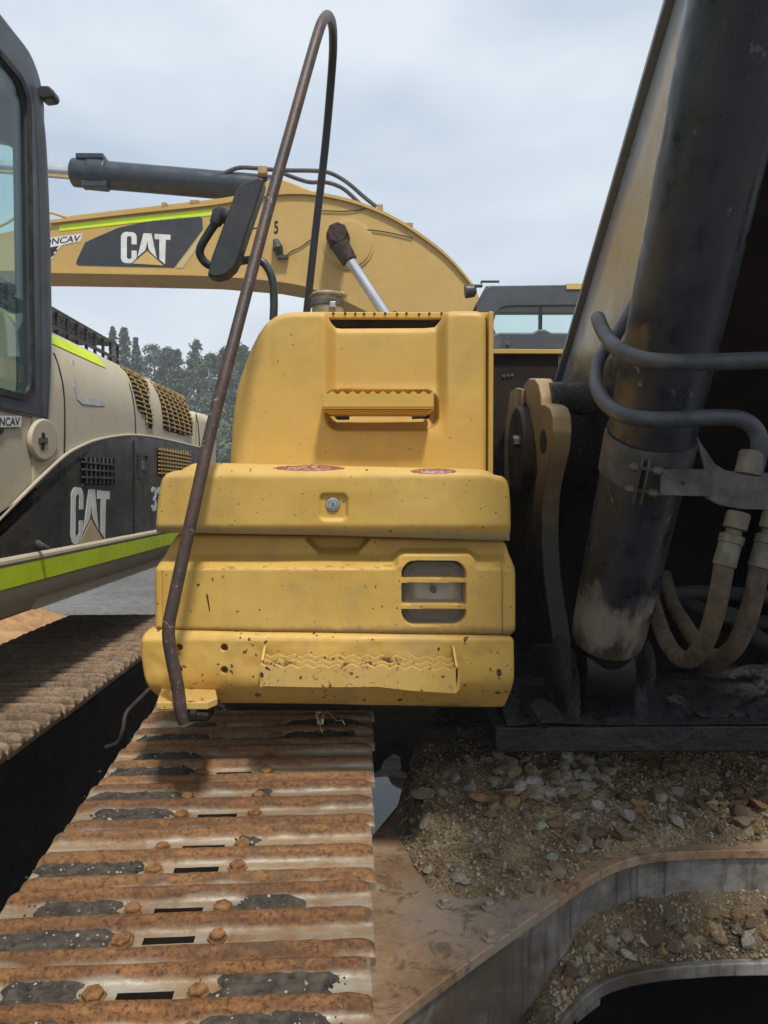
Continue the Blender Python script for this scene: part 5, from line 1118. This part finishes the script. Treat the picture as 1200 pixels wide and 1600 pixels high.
mb = MB(); a = P(738, 560, Y3); b = P(1010, 700, Y3); mb.span((a.x, Y3, b.z), (b.x, Y3+0.9, a.z)); mb.build('cab_base', 'yellow_rear', E3, 0.02)
mb = MB(); a = P(885, 445, Y3-0.01); b = P(960, 452, Y3-0.01); mb.span((a.x, Y3-0.012, b.z), (b.x, Y3+0.1, a.z+0.01)); mb.build('roof_strip', 'gold_decal', E3)
mb = MB(); mb.lathe(P(733, 455, Y3+0.05), (-1, 0, -0.1), [(0.02, -0.06), (0.05, -0.04), (0.055, 0.03), (0.05, 0.035)], 16); mb.box(P(744, 447, Y3+0.05), (0.10, 0.04, 0.015)); mb.tube([P(752, 443, Y3+0.05), P(752, 440, Y3+0.05), P(780, 440, Y3+0.05)], 0.01, 6); mb.build('work_lamp', 'black_plastic', E3)
mb = MB(); mb.span((1.2, 6.2, 0.95), (4.2, 8.4, 2.3)); mb.build('engine_house', 'yellow_rear', E3, 0.06, 3)
for yy in (5.95, 8.0):
    mb = MB(); mb.prism([Vector((x, yy, z)) for x, z in ((0.0, 0.45), (0.15, 0.12), (0.5, 0.01), (3.6, 0.01), (3.95, 0.15), (4.1, 0.5), (3.95, 0.85), (3.6, 0.98), (0.5, 0.98), (0.15, 0.8))], (0, 0.6, 0)); mb.build('track', 'shoe_brown', E3, 0.03)

# ================================================================== soil pile, stones, puddle
def edgeY(x): return interp([(a, b) for a, b in Es], x)
def pile_b(x):
    return 0.030*noise.noise(Vector((x*11, 3, 1)))+0.014*noise.noise(Vector((x*37, 3, 1)))+max(interp([(0.0, 1.99), (0.05, 1.83), (0.075, 1.71), (0.10, 1.60), (0.13, 1.545), (0.18, 1.515), (0.23, 1.50), (0.30, 1.497), (0.35, 1.505), (0.42, 1.545)], x), edgeY(x)+0.030)
def pile_h(x, y):
    d = y-pile_b(x); 
    if d < -0.02: return -0.02
    base = 0.018*sstep(-0.01, 0.05, d)+0.10*sstep(0.02, 0.50, d)*(0.75+0.35*math.exp(-((x-0.45)/0.16)**2))
    return base*(1 if x > 0.16 else lerp(0.35, 1, sstep(0.05, 0.16, x)))+0.016*noise.noise(Vector((x*9, y*9, 2)))*sstep(0, 0.15, d)+0.006*noise.noise(Vector((x*40, y*40, 2)))-0.002
nx_, ny_ = 200, 130; V = []; Fc = []
for j in range(ny_+1):
    for i in range(nx_+1):
        x = lerp(0.02, 1.45, i/nx_); y0 = pile_b(x)-0.004+0.012*noise.noise(Vector((x*25, 0, 8))); y = lerp(y0, 2.55, (j/ny_)**1.5)
        if y > lerp(1.82, 2.5, sstep(0.0, 0.24, x)) and x < 0.24: y = lerp(1.82, 2.5, sstep(0.0, 0.24, x))
        V.append((x, y, DT+(pile_h(x, y) if j > 0 else -0.003)))
for j in range(ny_):
    for i in range(nx_): Fc.append((j*(nx_+1)+i, j*(nx_+1)+i+1, (j+1)*(nx_+1)+i+1, (j+1)*(nx_+1)+i))
tag(link('soil', mesh_from(V, Fc, 'soil', angle=80), 'soil'), 'brown gritty soil heaped on the rusty undercarriage plate', 'soil', kind='stuff')
def led_h(x, y):
    t = (y-interp(Ls, x))/max(0.05, edgeY(x)+0.02-interp(Ls, x)); return (0.005+0.10*sstep(0.05, 1.15, t))*sstep(0.28, 0.50, x)+0.012*noise.noise(Vector((x*14, y*14, 6)))
V = []; Fc = []; nx_, ny_ = 120, 36
for j in range(ny_+1):
    for i in range(nx_+1):
        x = lerp(0.24, 1.45, i/nx_); ya_ = interp(Ls, x)+0.016; yb_ = edgeY(x)+0.02; y = lerp(ya_, yb_, j/ny_); V.append((x, y, DL+(led_h(x, y) if j else -0.002)))
for j in range(ny_):
    for i in range(nx_): Fc.append((j*(nx_+1)+i, j*(nx_+1)+i+1, (j+1)*(nx_+1)+i+1, (j+1)*(nx_+1)+i))
tag(link('soil', mesh_from(V, Fc, 'soil', angle=80), 'soil_dark'), 'dark soil lying on the lower curved ledge of the undercarriage', 'soil', kind='stuff')
stone_mes = []
for k in range(9):
    bm = bmesh.new(); bmesh.ops.create_icosphere(bm, subdivisions=2, radius=1.0); rs = random.Random(k*13+1)
    planes = [(Vector((rs.gauss(0, 1), rs.gauss(0, 1), rs.gauss(0, 1))).normalized(), rs.uniform(.38, .74)) for _ in range(11)]
    for v in bm.verts:
        for nrm, dd_ in planes:
            e = v.co.dot(nrm)-dd_
            if e > 0: v.co -= nrm*e*0.94
        v.co *= 1+0.06*noise.noise(v.co*2+Vector((k, 0, 0))); v.co.z *= 0.72; v.co.x *= 1.12
    me = bpy.data.meshes.new('stone_mesh'); bm.to_mesh(me); bm.free(); me.materials.append(MATS['stone']); me.polygons.foreach_set('use_smooth', [True]*len(me.polygons)); me.set_sharp_from_angle(angle=R(32)); stone_mes.append(me)
SC = [('ochre', (0.46, 0.30, 0.13)), ('tan', (0.52, 0.39, 0.22)), ('cream', (0.60, 0.52, 0.39)), ('dark brown', (0.20, 0.13, 0.075)), ('pale grey', (0.60, 0.56, 0.48)), ('grey brown', (0.36, 0.29, 0.21)), ('rust orange', (0.46, 0.25, 0.11))]
def stone(x, y, z, r, label, group, flat=1.0, k=None, col=None):
    ci = random.randrange(7) if col is None else col
    if group: label = ('small ' if r < .009 else 'large ' if r > .016 else '')+SC[ci][0]+' '+label
    o = bpy.data.objects.new('stone', stone_mes[random.randrange(9) if k is None else k]); COL.objects.link(o); o.location = (x, y, z+r*0.42)
    o.scale = (r*random.uniform(.85, 1.2), r*random.uniform(.8, 1.15), r*random.uniform(.75, 1.1)*flat); o.rotation_euler = (random.uniform(-.5, .5), random.uniform(-.5, .5), random.uniform(0, 6.28))
    kf = random.uniform(.95, 1.35); o.color = (*[c*kf for c in SC[ci][1]], 1); tag(o, label, 'stone', group); return o
def on_pile(px, py):
    for t in np.linspace(1.35, 2.5, 600):
        p = P(px, py, t)
        if p.y > pile_b(p.x) and p.z < DT+pile_h(p.x, p.y): return p
    return None
named = [((660, 1250), 0.036, 'big round dark boulder beside the puddle at the pile edge', 5), ((588+275, 1290), 0.024, 'orange angular stone high in the middle of the pile', 6), ((822, 1282), 0.024, 'tan wedge shaped stone left of the orange one', 1), ((930, 1368), 0.022, 'pale tan stone perched on the curved plate rim', 2), ((878, 1396), 0.020, 'orange brown stone at the lower tip of the pile', 6), ((862, 1345), 0.016, 'white rounded stone in the lower middle of the pile', 4), ((668, 1362), 0.013, 'pale pointed stone at the lower left edge of the pile', 2)]
for (pp, r, lb, ci) in named:
    p = on_pile(*pp)
    if p: stone(p.x, p.y, p.z, r, lb, None, col=ci)
for k in range(46):
    p = on_pile(random.gauss(865, 55), random.gauss(1222, 20))
    if p: stone(p.x, p.y, p.z+random.uniform(0, .012), random.uniform(.013, .026), 'stone along the crest of the pile below the black frame', 'stones scattered over the soil pile', col=random.choice([2, 4, 4, 2, 1, 5]))
cnt = 0; tries = 0
while cnt < 200 and tries < 8000:
    tries += 1
    if random.random() < 0.35: px, py = random.gauss(860, 60), random.gauss(1225, 25)
    elif random.random() < 0.4: px, py = random.uniform(900, 1200), random.uniform(1240, 1335)
    else: px, py = random.uniform(660, 1190), random.uniform(1200, 1410)
    p = on_pile(px, py)
    if not p: continue
    r = random.choice([.008, .009, .011, .013, .015, .018, .022]) if py < 1260 or px > 900 else random.choice([.006, .007, .009, .011, .014])
    where = 'stone along the crest of the pile below the black frame' if py < 1245 and px < 960 else 'stone on the pile near the puddle' if px < 720 else 'stone at the far right of the pile behind the rim' if px > 1060 else 'stone beside the curved rim right of the pile centre' if px > 930 else 'stone low on the pile above the bare plate' if py > 1340 else 'stone on the middle of the soil pile'
    if p.y < pile_b(p.x)+r*1.6: continue
    stone(p.x, p.y, p.z, r*1.3, where, 'stones scattered over the soil pile', col=random.choice([2, 4, 4, 2, 1, 5]) if 'crest' in where else None); cnt += 1
for k in range(75):
    x = random.uniform(0.40, 1.05); t = random.random()*0.7; y = lerp(interp(Ls, x)+0.03, edgeY(x), t); stone(x, y, DL+led_h(x, y), random.choice([.007, .010, .013, .017, .026]), 'stone on the lower ledge '+('near its left end' if x < .6 else 'in the middle' if x < .8 else 'towards the right edge'), 'stones on the lower ledge')
x = 0.43; y = interp(Ls, x)+0.03
p = PZ(985, 1500, DL+0.02); stone(p.x, p.y, p.z, 0.022, 'pale upright stone at the left end of the lower ledge', None, col=2)
for (px, py) in ((590, 1388), (597, 1392)):
    p = PZ(px, py, DT); stone(p.x, p.y, p.z, 0.006, 'tiny pale pebble on the bare rusty plate beside the track'+(', nearer the track' if px < 595 else ', farther from the track'), None, col=4)
# grit: thousands of tiny chips as one mass
mb = MB(); oct_v = [Vector(v) for v in ((1, 0, 0), (-1, 0, 0), (0, 1, 0), (0, -1, 0), (0, 0, 1), (0, 0, -1))]; oct_f = [(0, 2, 4), (2, 1, 4), (1, 3, 4), (3, 0, 4), (2, 0, 5), (1, 2, 5), (3, 1, 5), (0, 3, 5)]
for k in range(10500):
    if k < 8800:
        x = random.uniform(0.06, 1.2); d = abs(random.gauss(0, 0.35)); y = pile_b(x)+d; 
        if y > 2.3 or (x < 0.24 and y > lerp(1.82, 2.5, sstep(0.0, 0.24, x))): continue
        z = DT+pile_h(x, y)
    else:
        x = random.uniform(0.36, 1.2); y = lerp(interp(Ls, x)+0.015, edgeY(x)+0.01, random.random()**1.5); z = DL+led_h(x, y)
    r = random.uniform(.0014, .003)+.0055*random.random()**5; rot = Matrix.Rotation(random.uniform(0, 6), 3, Vector((random.random(), random.random(), random.random()+.1)).normalized())
    mb.add([Vector((x, y, z+r*0.4))+rot @ Vector((v.x*r*random.uniform(.7, 1.3), v.y*r*random.uniform(.7, 1.3), v.z*r*.8)) for v in oct_v], oct_f)
me = bpy.data.meshes.new('gravel'); me.from_pydata([tuple(p) for p in mb.v], [], mb.f); tag(link('gravel', me, 'grit'), 'fine tan and grey gravel sprinkled over the soil', 'gravel', kind='stuff')
# puddle seen through the gap beside the track
pu = [(0.0, 3.42), (0.06, 3.48), (0.13, 3.62), (0.19, 3.8), (0.23, 4.02), (0.20, 4.12), (0.10, 4.16), (0.02, 4.15), (-0.06, 4.1), (-0.06, 3.5)]
V = [Vector((x, y, 0.016)) for x, y in [(p.x, p.y) for p in smooth_path([Vector((x, y, 0)) for x, y in pu+pu[:1]], 4)][:-1]]
tag(link('puddle', mesh_from(V, [tuple(range(len(V)))], 'puddle', False), 'water'), kind='structure')
# clay bank beyond the second machine's track
V = []; Fc = []
for j in range(13):
    for i in range(25):
        x = lerp(-8.5, -3.4, i/24); y = lerp(6.6, 9.4, j/12); e = math.sin(math.pi*j/12)*math.sin(math.pi*i/24)**0.5; V.append((x, y, -0.02+0.85*e*(0.8+0.3*noise.noise(Vector((x, y, 0))))))
for j in range(12):
    for i in range(24): Fc.append((j*25+i, j*25+i+1, (j+1)*25+i+1, (j+1)*25+i))
tag(link('clay_mound', mesh_from(V, Fc, 'clay_mound', angle=80), 'clay_soil'), 'low mound of orange clay beyond the left machine', 'mound')

# ================================================================== trees on the slope
def tree(px, ptop, Y, wid, seed, label, conifer=True):
    rs = random.Random(seed); t = P(px, ptop, Y); zb = hill_z(t.x, Y)-0.2; H = t.z-zb
    root = empty('tree', (t.x, Y, zb)); tag(root, label, 'tree', 'trees on the slope behind the yard')
    mb = MB(); mb.tube([Vector((t.x, Y, zb)), Vector((t.x+0.06*H*rs.uniform(-1, 1)*.3, Y, zb+H*.5)), Vector((t.x, Y, zb+H*.96))], [H*.022, H*.014, H*.003], 7)
    for k in range(12):
        a = rs.uniform(0, 6.28); z = zb+H*rs.uniform(.25, .85); L_ = wid*(1-(z-zb)/H)*.8; mb.tube([Vector((t.x, Y, z)), Vector((t.x+math.cos(a)*L_, Y+math.sin(a)*L_, z+L_*.3))], [.05, .015], 5)
    mb.build('trunk', 'bark', root)
    V = []; Fc = []
    for k in range(130):
        u = rs.random()**0.8; z = zb+H*(.12+.88*u); prof_r = 1.25*wid*((1-u)**.75 if conifer else math.sqrt(max(.02, 1-(2*u-.9)**2*.9)))*(.75+.5*rs.random())
        a = rs.uniform(0, 6.28); rad = prof_r*rs.uniform(.25, 1); c = Vector((t.x+math.cos(a)*rad, Y+math.sin(a)*rad, z)); cr = wid*rs.uniform(.20, .46)*(1.15-.5*u)
        for q_ in range(44):
            d = Vector((rs.gauss(0, 1), rs.gauss(0, 1), rs.gauss(0, .75))).normalized()*cr*rs.random()**.5; p = c+d; s_ = rs.uniform(.06, .15)*(.8+.1*wid)
            a1 = Vector((rs.gauss(0, 1), rs.gauss(0, 1), rs.gauss(0, 1))).normalized(); a2 = a1.cross(Vector((rs.gauss(0, 1), rs.gauss(0, 1), rs.gauss(0, 1)))).normalized(); b0 = len(V)
            V += [p-a1*s_, p-a2*s_*.45, p+a1*s_, p+a2*s_*.45]; Fc.append((b0, b0+1, b0+2, b0+3))
    me = bpy.data.meshes.new('crown'); me.from_pydata([tuple(p) for p in V], [], Fc); link('crown', me, 'leaves', root)
tr = [(176, 512, 44, .55, 'narrow dark tree left of its twin above the mesh guard'), (194, 513, 46, .8, 'taller twin tree just above the mesh guard end'), (212, 530, 45, .6, 'shorter tree leaning out right of the twin trees'), (240, 540, 50, 1.5, 'broad tree behind the curved rear of the beige hood'), (262, 545, 48, 1.1, 'bushy tree between the broad tree and the pointed one'), (277, 548, 47, .9, 'slim tree left of the tallest pointed tree'), (307, 533, 48, 1.2, 'tallest pointed tree over the beige hood'), (330, 556, 46, 1.2, 'rounded tree just left of the rusty handrail'), (352, 548, 45, 1.3, 'tree partly behind the rusty handrail'), (376, 543, 47, 1.5, 'tree touching the curved edge of the yellow tower'), (392, 556, 48, 1.4, 'tree mostly hidden by the yellow tower')]
for k, (px, py, Y, w_, lb) in enumerate(tr): tree(px, py, Y, w_, 100+k, lb, k not in (3, 4, 7))
# shrubs and undergrowth along the slope below the trees, one mass
V = []; Fc = []; rs = random.Random(5)
for k in range(1100):
    px = rs.uniform(120, 470); Y = rs.uniform(33, 44); x = P(px, 600, Y).x; z = hill_z(x, Y); hh = rs.uniform(.4, 2.3); cr = rs.uniform(.35, .7)
    for q_ in range(16):
        p = Vector((x+rs.gauss(0, cr), Y+rs.gauss(0, cr*.6), z+rs.random()*hh)); s_ = rs.uniform(.08, .2); a1 = Vector((rs.gauss(0, 1), rs.gauss(0, 1), rs.gauss(0, 1))).normalized(); a2 = a1.cross(Vector((rs.gauss(0, 1), 1, rs.gauss(0, 1)))).normalized(); b0 = len(V)
        V += [p-a1*s_, p-a2*s_*.5, p+a1*s_, p+a2*s_*.5]; Fc.append((b0, b0+1, b0+2, b0+3))
me = bpy.data.meshes.new('undergrowth'); me.from_pydata([tuple(p) for p in V], [], Fc); tag(link('undergrowth', me, 'leaves'), 'dense dark green undergrowth covering the slope below the trees', 'undergrowth', kind='stuff')

# thin damp air: one closed box round the place
mb = MB(); mb.span((-1000, -500, -1.2), (1000, 1600, 18)); hz = mb.build('haze', 'water', None, smooth=False); tag(hz, kind='stuff')
hm = bpy.data.materials.new('haze_air'); hm.use_nodes = True; ht = hm.node_tree; ht.nodes.clear(); ho = ht.nodes.new('ShaderNodeOutputMaterial'); hv = ht.nodes.new('ShaderNodeVolumePrincipled')
hv.inputs['Color'].default_value = (0.86, 0.92, 1.0, 1); hv.inputs['Density'].default_value = 0.0038; ht.links.new(hv.outputs[0], ho.inputs['Volume']); hz.data.materials.clear(); hz.data.materials.append(hm)

# wisp of dry grass caught under the bumper
mb = MB(); rs = random.Random(3)
for k in range(6):
    x0 = rs.uniform(492, 520); p0 = P(x0, 1112, 1.60); pts_ = [p0]; dx, dz = rs.uniform(-.03, .03), rs.uniform(-.03, .004)
    for q_ in range(4): pts_.append(pts_[-1]+Vector((dx*.35+rs.gauss(0, .004), rs.uniform(-.012, 0), dz*.35+rs.gauss(0, .004))))
    mb.tube(smooth_path(pts_, 3), [0.00042]*13, 4)
dg_ = mb.build('dry_grass', 'dry_straw'); tag(dg_, 'wisp of dry grass hanging under the yellow bumper above the track', 'dry grass')
